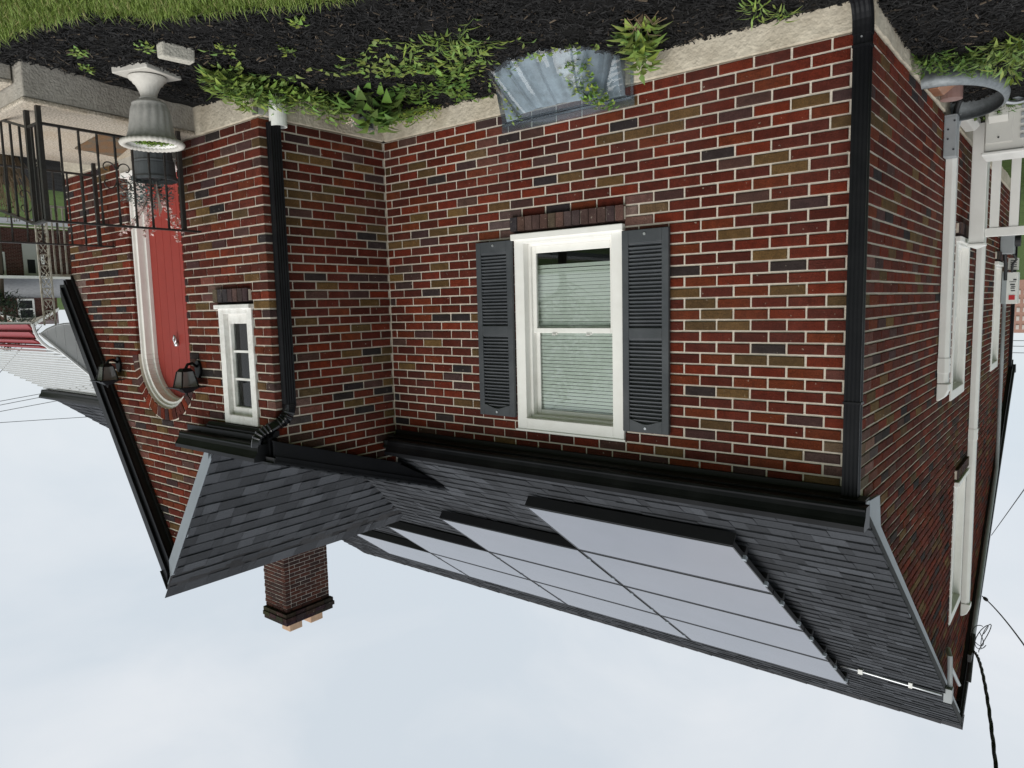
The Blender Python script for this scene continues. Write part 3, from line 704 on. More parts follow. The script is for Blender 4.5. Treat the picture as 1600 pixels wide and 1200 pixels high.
rk2 = rake(RY + .01, 2 * RY - EAVE + .02, 'black', .16)
mb = MB(); f2 = lambda y: RA + RS * (2 * RY - y)
mb.prism([(RY, f2(RY) + .01), (2 * RY - EAVE, f2(2 * RY - EAVE) + .01), (2 * RY - EAVE, f2(2 * RY - EAVE) - .06), (RY, f2(RY) - .06)], lambda a, b, t: (t, a, b), -.075, -.0515); mb.build('drip_edge', 'black', rk2)
mb = MB(); mb.prism([(RY + .1, f2(RY + .1) - .17), (8.85, f2(8.85) - .17), (8.85, f2(8.85) - .162), (RY + .1, f2(RY + .1) - .162)], lambda a, b, t: (t, a, b), -.0295, -.001); mb.build('soffit', 'black_matte', house)
mb = MB(); mb.prism([(.25, RA + RS * .25 - .185), (RY, RA + RS * RY - .185), (RY, RA + RS * RY - .177), (.25, RA + RS * .25 - .177)], lambda a, b, t: (t, a, b), -.0295, -.001); mb.build('soffit', 'black_matte', house)
gutter('gutter', lambda a, b, t: (t, 2 * RY - EAVE - .01 + a, 2.43 + b), -.078, 9.6)
# rear downspout seen past the side wall
mb = MB(); mb.box(-.04, .03, 8.81, 8.88, -.3, 2.45); mb.build('downspout', 'black', house)
# rakes of the entry gable
def erake(sgn, m, x_end, w, y0, y1):
    mb = MB(); f = lambda x: GZT - GS * abs(x - GX)
    mb.prism([(GX, GZT - w * 1.0), (GX, GZT + .004), (x_end, f(x_end) + .004), (x_end, f(x_end) - w)], lambda a, b, t: (a, t, b), y0, y1); return mb.build('rake_board', m, house)
erl = erake(-1, 'greymetal', 4.585, .235, -1.258, -1.2605 + .02)
mb = MB(); mb.prism([(GX, GZT - .03), (GX, GZT + .013), (4.50, zP(4.50) + .013), (4.50, zP(4.50) - .03)], lambda a, b, t: (a, t, b), -1.285, -1.2595); mb.build('drip_edge', 'greymetal', erl)
err = erake(1, 'black', 7.2, .235, -1.258, -1.24)
mb = MB(); mb.prism([(GX + .005, GZT - .12), (GX + .005, GZT + .012), (7.23, zP(7.23) + .012), (7.23, zP(7.23) - .12)], lambda a, b, t: (a, t, b), -1.282, -1.2595); mb.build('drip_edge', 'black', err)
mb = MB(); mb.prism([(GX + .02, GZT - .245), (GX + .02, GZT - .236), (7.2, zP(7.2) - .236), (7.2, zP(7.2) - .245)], lambda a, b, t: (a, t, b), -1.2395, EY - .001)
mb.prism([(GX + .02, GZT - .30), (GX + .02, GZT - .246), (7.19, zP(7.19) - .246), (7.19, zP(7.19) - .30)], lambda a, b, t: (a, t, b), EY - .022, EY - .003); mb.build('soffit', 'black_matte', house)
mb = MB(); mb.box(7.2, 7.3, -1.26, .2, zP(7.25) - .12, zP(7.25) - .01); mb.build('gutter', 'black', house)

# ---- downspouts
def downspout(name, pts, ax, w=.082, d=.058, m='black'):
    """rectangular pipe through pts; ax = across direction"""
    mb = MB(); ax = Vector(ax); rings = []
    pts = [Vector(q) for q in pts]
    for i, q in enumerate(pts):
        t = (pts[min(i + 1, len(pts) - 1)] - pts[max(0, i - 1)]).normalized(); nn = t.cross(ax).normalized(); k = []
        for j in range(9): k.append((-w / 2 + w * j / 8, d / 2 - (.005 if j % 2 else 0)))
        for j in range(5): k.append((w / 2 - (.004 if j % 2 else 0), d / 2 - .006 - (d - .012) * j / 4))
        for j in range(9): k.append((w / 2 - w * j / 8, -d / 2 + (.005 if j % 2 else 0)))
        for j in range(5): k.append((-w / 2 + (.004 if j % 2 else 0), -d / 2 + .006 + (d - .012) * j / 4))
        rings.append([q + ax * a + nn * b for a, b in k])
    n = len(rings[0]); vs = [tuple(x) for r in rings for x in r]; fs = []
    for i in range(len(rings) - 1):
        for j in range(n): fs.append((i * n + j, i * n + (j + 1) % n, (i + 1) * n + (j + 1) % n, (i + 1) * n + j))
    fs += [tuple(range(n)), tuple((len(rings) - 1) * n + j for j in range(n))]
    mb.add(vs, fs); return mb.build(name, m, house)
dsp = downspout('downspout', [(.034, -.05, 2.475), (.034, -.05, 1.9), (.034, -.05, .05), (.034, -.052, -.01)], (1, 0, 0))
# elbow at its foot
cr_ = [(.034, -.052 - .05 * (1 - math.cos(t)) * 2.4, -.0 - .13 * math.sin(t) * 1.1) for t in [math.pi / 2 * i / 6 for i in range(7)]]
downspout('downspout_elbow', [(.034, -.052, .04)] + cr_ + [(.034, -.33, -.17)], (1, 0, 0), .09, .066)
for zz, mm in ((.09, 'black'), (1.93, 'black')):
    mb = MB(); mb.box(-.012, .08, -.083, -.018, zz, zz + .012); mb.build('joint_band', mm, dsp)
for zz in (.075,):
    mb = MB(); mb.tube([(.034, -.079, zz - .02), (.034, -.084, zz - .02)], .005, 8); mb.build('screw', 'silver', dsp)
d2 = downspout('downspout', [(3.70, -1.075, 2.08), (3.70, -1.075, 1.5), (3.70, -1.075, .03)], (0, 1, 0), .082, .06)
M['black_gloss'] = mat('black_gloss_paint', (.006, .0065, .008), .22, .2, 5, spec=.5)
B0, B1, B2, B3 = Vector((3.772, gy - .06, 2.352)), Vector((3.768, gy - .062, 2.17)), Vector((3.70, -1.072, 2.27)), Vector((3.70, -1.075, 2.06))
eb = MB(); nn_ = 44; rg = []
for i in range(nn_ + 1):
    t = i / nn_; q = B0 * (1 - t) ** 3 + B1 * 3 * t * (1 - t) ** 2 + B2 * 3 * t * t * (1 - t) + B3 * t ** 3
    d_ = ((B1 - B0) * (1 - t) ** 2 + (B2 - B1) * 2 * t * (1 - t) + (B3 - B2) * t * t).normalized()
    ax_ = Vector((.62, .78, 0)).lerp(Vector((0, 1, 0)), t); ax_ = (ax_ - d_ * ax_.dot(d_)).normalized(); nx_ = d_.cross(ax_)
    k_ = (1.06 if i % 3 == 0 else .9) if (5 < i < 19 or 25 < i < 39) else .96
    ring_ = []
    for a_, b_ in ((-1, -.7), (-.7, -1), (.7, -1), (1, -.7), (1, .7), (.7, 1), (-.7, 1), (-1, .7)): ring_.append(tuple(q + ax_ * a_ * .044 * k_ + nx_ * b_ * .036 * k_))
    eb.v += ring_
for i in range(nn_):
    for j in range(8): eb.f.append((i * 8 + j, i * 8 + (j + 1) % 8, (i + 1) * 8 + (j + 1) % 8, (i + 1) * 8 + j)); eb.c.append((1, 1, 1))
eb.build('downspout_elbow', 'black_gloss', house)
pv = MB(); pv.lathe([(.0, -.25), (.062, -.25), (.062, .06), (.056, .06), (.056, -.2)], (3.675, -1.05, 0), 28); pv.build('drain_pipe', 'pvc', house, smooth=False)
# chimney
ch = MB(); CX0, CX1, CY0, CY1 = 9.72, 10.36, 2.70, 3.60
ch.box(CX0 + .01, CX1, CY0 + .01, CY1, 0, 6.52); chim = ch.build('chimney', mat('dark_mortar', (.52, .47, .42), .95, .15, 20), house)
nb = []
def chim_brick():
    c = random.choice([(.062, .026, .02), (.05, .022, .018), (.075, .028, .02), (.04, .022, .02)]); return c
keep_b, bricks = bricks, []
TX = lambda u, n, z: (CX0 - n, u, z); TY = lambda u, n, z: (u, CY0 - n, z)
lay_wall('cx', TX, 32, lambda a, b: [(CY0, CY1)], lambda r, a, b: (0 if r % 2 else BD + JT, 0), lambda r: CY0 + (.105 if r % 2 else 0), [], None, z_base=4.42, pal=chim_brick)
lay_wall('cy', TY, 32, lambda a, b: [(CX0, CX1)], lambda r, a, b: (BD + JT if r % 2 else 0, 0), lambda r: CX0 + (0 if r % 2 else .105), [], None, z_base=4.42, pal=chim_brick)
cb = MB()
for b in bricks:
    name, T, p, q, z0, z1, dn, col = b; cb.T = T; cb.col = col; vs, fs = brick_verts(p, q, z0, z1, dn); cb.add(vs, fs)
bricks = keep_b
stuff(cb.build('chimney_brickwork', 'brick', chim))
cc = MB()
for k, (o, z0, z1) in enumerate(((.05, 6.59, 6.66), (.065, 6.662, 6.73), (.04, 6.732, 6.80))):
    for i in range(5):
        y0, y1 = CY0 - o + (CY1 - CY0 + 2 * o) * i / 5, CY0 - o + (CY1 - CY0 + 2 * o) * (i + 1) / 5
        cc.col = tuple(x * ru(.6, 1) for x in (.04, .026, .024)); cc.box(CX0 - o, CX0 - o + .1, y0 + .004, y1 - .004, z0, z1)
    for i in range(3):
        x0, x1 = CX0 - o + .1 + (CX1 - CX0 + o - .1) * i / 3, CX0 - o + .1 + (CX1 - CX0 + o - .1) * (i + 1) / 3
        cc.col = tuple(x * ru(.6, 1) for x in (.045, .034, .022)); cc.box(x0 + .004, x1 - .004, CY0 - o, CY0 - o + .1, z0, z1)
cc.build('chimney_cap', 'brick', chim)
cs_ = MB(); cs_.box(CX0 + .03, CX1 - .03, CY0 + .03, CY1 - .03, 6.53, 6.79); cs_.build('cap_mortar', 'concrete2', chim)
for (fx, fy) in ((CX0 + .22, CY0 + .24), (CX0 + .22, CY0 + .68)):
    mb = MB(); frame = .02
    mb.box(fx - .12, fx + .12, fy - .13, fy + .13, 6.79, 6.99); mb.build('flue', 'clay', chim, bevel=.01)
    mb = MB(); mb.box(fx - .09, fx + .09, fy - .1, fy + .1, 6.991, 6.994); mb.build('flue_opening', 'inner', chim)

# ------------------------------------------------------------------ solar panels
PX0, PW, PY0, PH = .785, 1.727, .285, .775
nr = Vector((0, -sinr, cosr))
def panel(c, r, label):
    x0, x1 = PX0 + c * PW + .012, PX0 + (c + 1) * PW - .012
    y0, y1 = PY0 + r * PH + .009, PY0 + (r + 1) * PH - .009
    base = Vector(((x0 + x1) / 2, y0, RA + RS * y0))
    t = thing('solar_panel', label, 'solar panel', tuple(base), 'solar panels on the main roof')
    P = lambda x, y, h: tuple(Vector((x, y, RA + RS * y)) + nr * h)
    def slab(mb, xa, xb, ya, yb, h0, h1): mb.hexa([P(xa, ya, h0), P(xb, ya, h0), P(xb, yb, h0), P(xa, yb, h0), P(xa, ya, h1), P(xb, ya, h1), P(xb, yb, h1), P(xa, yb, h1)])
    f = MB(); w = .011
    slab(f, x0, x1, y0, y0 + w, .085, .122); slab(f, x0, x1, y1 - w, y1, .085, .122); slab(f, x0, x0 + w, y0 + w, y1 - w, .085, .122); slab(f, x1 - w, x1, y0 + w, y1 - w, .085, .122)
    f.build('frame', 'panelframe', t)
    g = MB(); slab(g, x0 + w, x1 - w, y0 + w, y1 - w, .112, .1195); g.build('glass', 'panel', t)
    b_ = MB(); slab(b_, x0 + .02, x1 - .02, y0 + .02, y1 - .02, .10, .105); b_.build('back_sheet', 'panelframe', t)
    for yy in (y0 + .17, y1 - .17):
        rr = MB(); slab(rr, x0 - .012, x1 + .012, yy - .018, yy + .018, .04, .084); rr.build('rail', 'panelframe', t)
        cl = MB(); slab(cl, x0 - .022, x0 + .004, yy - .016, yy + .016, .1, .13); cl.build('clamp', 'greymetal', t)
        for xx in (x0 + .25, x1 - .25):
            ft = MB(); slab(ft, xx - .02, xx + .02, yy - .04, yy + .03, .012, .04); ft.build('foot', 'panelframe', t)
    if r == c or (c == 0 and r == 0):
        sk = MB(); slab(sk, x0, x1, y0 - .012, y0 - .003, .03, .118); sk.build('shadow_strip', 'panelframe', t)  # black strip standing in for the shade below the panel's lower edge
rown = ['lowest', 'second', 'third', 'topmost']
for c, r0 in ((0, 0), (1, 1), (2, 2), (3, 3)):
    for r in range(r0, 4):
        cn = ['column nearest the side gable', 'second column from the side gable', 'third column from the side gable', 'column farthest from the side gable'][c]
        panel(c, r, f'black framed solar panel in the {rown[r]} row of the {cn}' if c < 3 else 'single black framed solar panel at the far top end of the array')

# ------------------------------------------------------------------ fixtures on the side wall
def duct(y, z0, z1, label, capdir=1):
    t = thing('duct_cover', label, 'duct', (-.05, y, z0), 'white duct covers on the side wall')
    m = MB(T_side); w = .058
    m.prism([(y - w, .002), (y + w, .002), (y + w, .05), (y + w - .02, .075), (y - w + .02, .075), (y - w, .05)], lambda a, b, s: (a, b, s), z0, z1); m.build('channel', 'duct', t, bevel=.004)
    m = MB(T_side); m.box(y - .006, y - .003, .0752, .077, z0, z1); m.build('seam', 'conduit', t)
    m = MB(T_side); m.prism([(0, 0), (.085, 0), (.085, .05), (.06, .11), (.02, .14), (0, .14)], lambda a, b, s: (s, a + .001, z1 + .002 + b), y - w - .006, y + w + .006); m.build('end_cap', 'duct', t, bevel=.008)
    zz = z0 + (z1 - z0) * (.62 if z1 > 3 else .9)
    m = MB(T_side); m.prism([(y - w - .004, .001), (y + w + .004, .001), (y + w + .004, .053), (y + w - .018, .079), (y - w + .018, .079), (y - w - .004, .053)], lambda a, b, s: (a, b, s), zz, zz + .12); m.build('joint_sleeve', 'duct', t, bevel=.002)
    m = MB(T_side); m.box(y + .012, y + .03, .0792, .0805, zz + .05, zz + .062); m.build('mark', 'ink', t)
duct(2.46, .06, 2.07, 'short white duct cover on the brick side wall beside the lower window')
duct(4.55, -.30, 4.62, 'tall white duct cover running up the brick side wall to the gable window')
t = thing('junction_box', 'small grey metal junction box at the foot of the short duct', 'box', (-.05, 2.36, .1))
m = MB(T_side); m.box(2.27, 2.385, .002, .085, .02, .33); m.build('housing', 'conduit', t, bevel=.004)
m = MB(T_side); m.box(2.268, 2.2695, .01, .08, .04, .31); m.build('cover', 'conduit', t)
for zz in (.07, .13, .2, .28):
    m = MB(T_side); m.tube([(2.268, .03 + .04 * (zz * 10 % 1 > .5), zz), (2.264, .03 + .04 * (zz * 10 % 1 > .5), zz)], .007, 8); m.build('knockout', 'ink', t)
# galvanised well ring
t = thing('window_well', 'curved galvanised steel window well beside the side wall foundation', 'window well', (-.2, 1.87, -.15))
m = MB(); ring = []
for prof in ([(0, -.2), (0, -.06), (.022, -.045), (.03, -.01), (.022, .025), (0, .04), (-.004, .043), (-.008, .04), (.012, .02), (.018, -.01), (.012, -.04), (-.012, -.055), (-.012, -.2)],):
    n = 28; k = len(prof)
    for i in range(n + 1):
        a = math.pi * i / n
        for (o, z) in prof: m.v.append((-(.40 + o) * math.sin(a) ** .8 - .012, 1.87 - (.60 + o) * math.cos(a), z))
    for i in range(n):
        for j in range(k): m.f.append((i * k + j, i * k + (j + 1) % k, (i + 1) * k + (j + 1) % k, (i + 1) * k + j)); m.c.append((1, 1, 1))
m.build('ring', 'steel', t, smooth=True)
m = MB(); m.tube([(-.2, 1.87, -.155), (-.2, 1.87, -.15)], .4, 20); m.build('well_floor', 'mulchbase', t)
t = thing('vent_hood', 'copper brown vent hood inside the steel window well', 'vent', (-.1, 1.6, -.1))
m = MB(); m.prism([(0, -.14), (-.14, -.14), (-.14, -.06), (-.06, .0), (0, .0)], lambda a, b, s: (a - .014, s, b), 1.5, 1.72); m.build('hood', 'copper', t, bevel=.006)
m = MB(); m.lathe([(.0, -.15), (.07, -.15), (.07, .005), (.0, .005)], (-.1, 1.86, 0), 18); m.build('pipe', mat('pinkish_copper', (.40, .25, .22), .35, .15, 12, metal=.3), t, smooth=False)
# hoses from the duct to the heat pump
for i, (pts, r, mm, lb) in enumerate((
        ([(-.05, 2.44, .08), (-.05, 2.42, -.02), (-.09, 2.35, -.1), (-.16, 2.2, -.17), (-.3, 2.1, -.2)], .02, 'rubber', 'black insulated hose curling from the short duct into the ground'),
        ([(-.06, 2.50, .08), (-.08, 2.5, -.03), (-.13, 2.48, -.12), (-.25, 2.46, -.16), (-.36, 2.5, -.12), (-.5, 2.6, -.05)], .016, 'conduit', 'grey conduit curving from the short duct to the heat pump'),
        ([(-.2, 2.35, -.16), (-.32, 2.4, -.06), (-.42, 2.5, -.03), (-.55, 2.6, -.08), (-.62, 2.7, -.16)], .014, 'silver', 'looped silver pipe in front of the heat pump'))):
    m = MB(); P = []
    for a, b in zip(pts, pts[1:]):
        for s in range(4): P.append(tuple(Vector(a).lerp(Vector(b), s / 4)))
    P.append(pts[-1])
    for _ in range(3): P = [P[0]] + [tuple((Vector(P[j - 1]) + Vector(P[j]) * 2 + Vector(P[j + 1])) / 4) for j in range(1, len(P) - 1)] + [P[-1]]
    m.tube(P, r, 10); tag(m.build('hose' if i == 0 else 'conduit_pipe', mm, smooth=True), lb, 'pipe')
# heat pump
t = thing('heat_pump', 'beige outdoor heat pump unit in front of the white vinyl fence', 'heat pump', (-.6, 2.9, -.3))
m = MB(); m.box(-1.0, -.215, 2.72, 3.02, -.22, .26); m.build('cabinet', 'tan', t, bevel=.012)
m = MB(); m.box(-1.02, -.2, 2.7, 3.04, .262, .29); m.build('lid', 'duct', t, bevel=.008)
m = MB(); m.prism([(-.40, -.18), (-.225, -.18), (-.225, .2), (-.40, .2)], lambda a, b, s: (a, s, b), 2.708, 2.719); m.build('service_panel', 'tan', t, bevel=.003)
m = MB(); m.prism([(0, .02), (.06, -.02), (.06, -.16), (0, -.16)], lambda a, b, s: (s, 2.707 - a, b + .03), -.37, -.24); m.build('valve_cover', 'tan', t, bevel=.006)
for zz in (-.12, .16):
    m = MB(); m.tube([(-.31, 2.707, zz), (-.31, 2.702, zz)], .007, 8); m.build('screw', 'ink', t)
for i in range(7):
    m = MB(); m.box(-.98, -.45, 2.708, 2.7195, -.17 + i * .055, -.145 + i * .055); m.build('grille_slat', 'conduit', t)
m = MB(); m.box(-.95, -.25, 2.75, 3.0, -.32, -.225); m.build('stand', 'concrete2', t)
# vinyl fence behind it
t = thing('vinyl_fence', 'white vinyl fence panel with post beside the heat pump', 'fence', (-.5, 3.4, -.25))
m = MB(); m.box(-.178, -.062, 3.36, 3.47, -.3, .93); m.build('post', 'duct', t, bevel=.006)
m = MB(); m.box(-.19, -.05, 3.345, 3.485, .93, .945); m.add([(-.19, 3.345, .945), (-.05, 3.345, .945), (-.05, 3.485, .945), (-.19, 3.485, .945), (-.12, 3.415, .975)], [(0, 1, 4), (1, 2, 4), (2, 3, 4), (3, 0, 4)]); m.build('post_cap', 'duct', t)
m = MB(); m.box(-1.6, -.179, 3.39, 3.43, .80, .875); m.build('rail', 'duct', t, bevel=.004)
m = MB(); m.box(-1.6, -.179, 3.39, 3.43, -.12, -.04); m.build('rail', 'duct', t, bevel=.004)
for i in range(10):
    x = -.235 - i * .14; m = MB(); m.box(x - .042, x + .026, 3.398, 3.422, -.039, .799); m.build('picket', 'duct', t, bevel=.003)
# low white box cover along the foundation
m = MB(); m.prism([(0, -.2), (.11, -.2), (.11, -.06), (.07, -.02), (0, -.02)], lambda a, b, s: (-.014 - a, s, b), 2.62, 3.28); tag(m.build('duct_elbow_cover', 'duct', bevel=.006), 'low white horizontal duct cover along the side foundation', 'duct')
# electric boxes farther along the side wall
t = thing('inverter_box', 'white electrical box with a red label high on the side wall', 'electrical box', (-.12, 7.2, 1.0))
m = MB(); m.box(-.19, -.022, 7.0, 7.25, 1.10, 1.50); m.build('housing', 'duct', t, bevel=.006)
m = MB(); m.box(-.072, -.021, 6.992, 6.999, 1.10, 1.50); m.build('side_panel', 'conduit', t)
m = MB(); m.box(-.165, -.10, 6.995, 6.9985, 1.39, 1.45); m.build('label', 'red_label', t)
for k, (z0, z1, x0, x1) in enumerate(((1.25, 1.265, -.16, -.11), (1.28, 1.29, -.165, -.12), (1.30, 1.31, -.16, -.115), (1.33, 1.34, -.165, -.12), (1.19, 1.205, -.175, -.14), (1.22, 1.225, -.17, -.1))):
    m = MB(); m.box(x0, x1, 6.995, 6.9985, z0, z1); m.build('print', 'ink', t)
t = thing('disconnect_box', 'small pale disconnect box below the labelled electrical box', 'electrical box', (-.12, 7.2, .85))
m = MB(); m.box(-.18, -.07, 7.05, 7.2, .92, 1.07); m.build('housing', 'tan', t, bevel=.006)
for k in range(4): m = MB(); m.box(-.165, -.1, 7.046, 7.0495, .95 + k * .025, .96 + k * .025); m.build('print', 'ink', t)
t = thing('electric_meter', 'dark grey electric meter box with cables on the side wall', 'electric meter', (-.1, 6.8, .6))
m = MB(); m.box(-.15, -.004, 6.75, 6.95, .55, .88); m.build('housing', 'conduit', t, bevel=.008)
m = MB(); m.tube([(-.15, 6.85, .72), (-.21, 6.85, .72)], .07, 16); m.build('meter', 'rubber', t)
m = MB(); m.tube([(-.14, 6.84, .88), (-.17, 6.9, .95), (-.13, 6.95, 1.0), (-.12, 7.0, 1.1)], .014, 8); m.tube([(-.05, 6.84, .88), (-.06, 6.9, 1.0), (-.06, 6.95, 1.2)], .02, 8); m.build('cable', 'rubber', t)
m = MB(); m.tube([(-.05, 7.1, 1.5), (-.05, 7.12, 2.3), (-.05, 7.15, 3.3), (-.06, 7.0, 3.65), (-.07, 5.4, 4.85), (-.08, 4.95, 5.15)], .022, 8); tag(m.build('conduit_pipe', 'conduit', smooth=True), 'grey service conduit running up the rear of the side gable', 'pipe')
# service cable, mast and thin wires
t = thing('service_mast', 'tangled service drop fitting under the side gable peak', 'cable fitting', (-.08, 4.95, 5.1))
m = MB(); m.box(-.11, -.075, 4.6, 4.72, 5.22, 5.3); m.tube([(-.09, 4.9, 5.1), (-.10, 4.6, 5.42), (-.10, 4.55, 5.5)], .025, 8); m.build('bracket', 'rubber', t)
m = MB()
for k in range(3):
    c = Vector((-.13 - .03 * k, 4.95 + .05 * k, 5.12 + .03 * k)); R0 = .10 + .025 * k
    m.tube([tuple(c + Vector((-.05 * math.sin(a * 1.3 + k), R0 * math.cos(a), R0 * 1.1 * math.sin(a)))) for a in [i * 5.4 / 16 + k for i in range(17)]], .0045, 6)
m.build('wire_loops', 'rubber', t)
def catenary(a, b, sag, n=16):
    a, b = Vector(a), Vector(b); return [tuple(a.lerp(b, i / n) - Vector((0, 0, sag * 4 * (i / n) * (1 - i / n)))) for i in range(n + 1)]
m = MB(); P = catenary((-.11, 4.85, 5.28), (-.86, -.2, 5.35), .52, 46)
for k in range(3): m.tube([(x + .009 * math.cos(i * .9 + k * 2.1), y, z + .009 * math.sin(i * .9 + k * 2.1)) for i, (x, y, z) in enumerate(P)], .0075, 6)
tag(m.build('service_cable', 'rubber'), 'thick twisted black service cable hanging from the side gable', 'cable')
m = MB(); m.tube(catenary((-.1, 5.54, 4.88), (-1.25, -.6, 3.62), .12, 24), .006, 6); m.tube([(-.14, 5.35, 4.83), (-.17, 5.2, 4.79)], .02, 6); tag(m.build('phone_wire', 'rubber'), 'thin dark wire leaving the rear eave of the side gable', 'wire')
m = MB(); m.tube([(-.1, 6.26, 4.34), (-.6, 2.5, 2.88), (-1.03, -.73, 1.63)], .004, 5); tag(m.build('guy_wire', 'rubber'), 'thin straight wire crossing the sky beside the side gable', 'wire')
# roof conduit from the panels
P = lambda x, y, h=.04: tuple(Vector((x, y, RA + RS * y)) + nr * h)
t = thing('roof_conduit', 'silver conduit crossing the shingles from the panels to the gable edge', 'pipe', P(.4, 3.0))
m = MB(); m.tube([P(.80, 2.98), P(.55, 2.99), P(.25, 3.02), P(-.05, 3.05)], .013, 8); m.build('pipe', 'silver', t, smooth=True)
m = MB(); c = P(.62, 2.985, .02); m.box(c[0] - .02, c[0] + .02, c[1] - .025, c[1] + .025, c[2], c[2] + .045); m.build('support', 'duct', t)
m = MB(); c = P(.2, 3.02, .02); m.box(c[0] - .016, c[0] + .016, c[1] - .02, c[1] + .02, c[2] - .01, c[2] + .04); m.build('support', 'duct', t)
m = MB(); c = P(-.09, 3.1, .02); m.box(c[0] - .035, c[0] + .03, c[1] - .045, c[1] + .04, c[2] - .08, c[2] + .05); m.build('elbow_box', 'conduit', t)
m = MB(); m.tube([(-.1, 3.1, 4.9), (-.09, 3.1, 4.62), (-.06, 3.2, 4.6)], .022, 8); m.tube([(-.085, 3.15, 4.72), (-.085, 3.9, 5.25)], .016, 8); m.build('drop_pipe', 'conduit', t)

# ------------------------------------------------------------------ porch
PA, PB = (4.59, EY - .004), (4.455, -2.39)        # left edge of the slab
porch = thing('porch', 'raised concrete porch slab with exposed aggregate top in front of the red door', 'porch', (5.3, -1.8, -.3))
m = MB(); n = 14
def px(y): return PA[0] + (PB[0] - PA[0]) * (y - PA[1]) / (PB[1] - PA[1])
ysr = [PA[1] + (PB[1] - PA[1]) * i / n for i in range(n + 1)]
m.hexa([(PA[0], PA[1], -.5), (6.3, PA[1], -.5), (6.3, PB[1], -.5), (PB[0], PB[1], -.5), (PA[0], PA[1], -.034), (6.3, PA[1], -.034), (6.3, PB[1], -.034), (PB[0], PB[1], -.034)]); m.build('base', 'concrete2', porch, bevel=.008)
m = MB(); m.hexa([(PA[0] - .008, PA[1], -.033), (6.31, PA[1], -.033), (6.31, PB[1] - .008, -.033), (PB[0] - .008, PB[1] - .008, -.033), (PA[0] - .008, PA[1], -.0), (6.31, PA[1], -.0), (6.31, PB[1] - .008, .0), (PB[0] - .008, PB[1] - .008, .0)]); m.build('slab_top', 'aggregate', porch, bevel=.01)
for i in range(2):
    m = MB(); m.box(4.60, 6.2, -2.402 - .30 * (i + 1), -2.4 - .30 * i, -.6, -.13 - .15 * i - .03); m.build('step', 'concrete2', porch, bevel=.008)
    m = MB(); m.box(4.592, 6.208, -2.41 - .30 * (i + 1), -2.4 - .30 * i, -.13 - .15 * i - .029, -.13 - .15 * i); m.build('step_tread', 'aggregate', porch, bevel=.008)
m = MB(); m.hexa([(5.1, -1.42, .004), (5.72, -1.28, .004), (5.62, -1.66, .004), (4.95, -1.72, .004), (5.1, -1.42, .016), (5.72, -1.28, .016), (5.62, -1.66, .016), (4.95, -1.72, .016)]); tag(m.build('doormat', 'mat'), 'brown coir doormat with faded print on the porch', 'doormat')
# railings
def railing(name, label, A, B, front=None):
    t = thing(name, label, 'railing', (A[0], A[1], 0), 'black iron porch railings')
    A, B = Vector((*A, 0)), Vector((*B, 0)); d = (B - A); Ln = d.length; d.normalize(); s = Vector((-d.y, d.x, 0))
    def bar(mb, p, q, w, w2=None):
        w2 = w2 or w; p, q = Vector(p), Vector(q); t_ = (q - p).normalized(); a = Vector((0, 0, 1)).cross(t_) if abs(t_.z) < .9 else s.copy(); a.normalize(); b = t_.cross(a)
        mb.hexa([tuple(p + a * w * x + b * w2 * y) for x, y in ((-1, -1), (1, -1), (1, 1), (-1, 1))] + [tuple(q + a * w * x + b * w2 * y) for x, y in ((-1, -1), (1, -1), (1, 1), (-1, 1))])
    z = Vector((0, 0, 1))
    for k in (0, 1):
        m = MB(); p = A if k == 0 else B; bar(m, p + z * .0, p + z * .735, .0145); m.build('post', 'iron', t)
    m = MB(); bar(m, A - d * .02 + z * .74, B + d * .13 + z * .74, .019, .0065); m.build('top_rail', 'iron', t)
    m = MB(); bar(m, A + d * .015 + z * .11, B - d * .015 + z * .11, .012, .008); m.build('bottom_rail', 'iron', t)
    n = round(Ln / .118)
    for i in range(1, n):
        m = MB(); p = A + d * (Ln * i / n)
        pts = [p + z * (.118 + .614 * j / 8) for j in range(9)]
        for j in range(8):      # slightly twisted square bar
            a0 = j * .5; w = .0065
            c = lambda q, a: [tuple(q + (d * math.cos(a + e) + s * math.sin(a + e)) * w * 1.35) for e in (0, 1.571, 3.142, 4.712)]
            m.hexa(c(pts[j], a0) + c(pts[j + 1], a0 + .0))
        m.build('baluster', 'iron', t)
    # scroll ornament
    for sg_ in (1, -1):
        c0 = A + d * (Ln * .5)
        for zc, up in ((.50, 1), (.28, -1)):
            P = []; m = MB()
            for i in range(22):
                a = i / 21 * 4.6; r = .052 * (1 - i / 30)
                P.append(tuple(c0 + d * (sg_ * (.062 - r * math.cos(a))) + z * (.39 + up * (.02 + r * math.sin(a) + .03))))
            m.tube(P, .0045, 6); m.build('scroll', 'iron', t)
    if front:
        F = Vector((*front, 0)); d2 = (F - A)
        m = MB(); bar(m, A + z * .735, A + d2 * .25 + z * .745, .019, .0065); bar(m, A + d2 * .25 + z * .745, F + z * .60, .019, .0065); m.build('sloped_rail', 'iron', t)
        m = MB(); bar(m, A + z * .11, A + d2 * .24 + z * .11, .01, .008); bar(m, A + d2 * .24 + z * .11, F + z * -.05, .01, .008); m.build('sloped_rail', 'iron', t)
        m = MB(); p = A + d2 * .24; bar(m, p, p + z * .735, .0145); m.build('post', 'iron', t)
        for i in (.08, .16, .42, .62, .82):
            p = A + d2 * i; zz = .745 if i < .25 else .745 - .145 * (i - .25) / .75; zb = .11 if i < .24 else .11 - .16 * (i - .24) / .76
            m = MB(); bar(m, p + z * zb, p + z * zz, .0065); m.build('baluster', 'iron', t)
railing('porch_railing', 'black wrought iron railing on the near side of the porch behind the urn', (4.50, -2.30), (4.535, -1.35), (5.25, -2.33))
railing('porch_railing', 'black wrought iron railing on the far side of the porch', (6.2, -2.32), (6.2, -1.29), (6.75, -2.40))

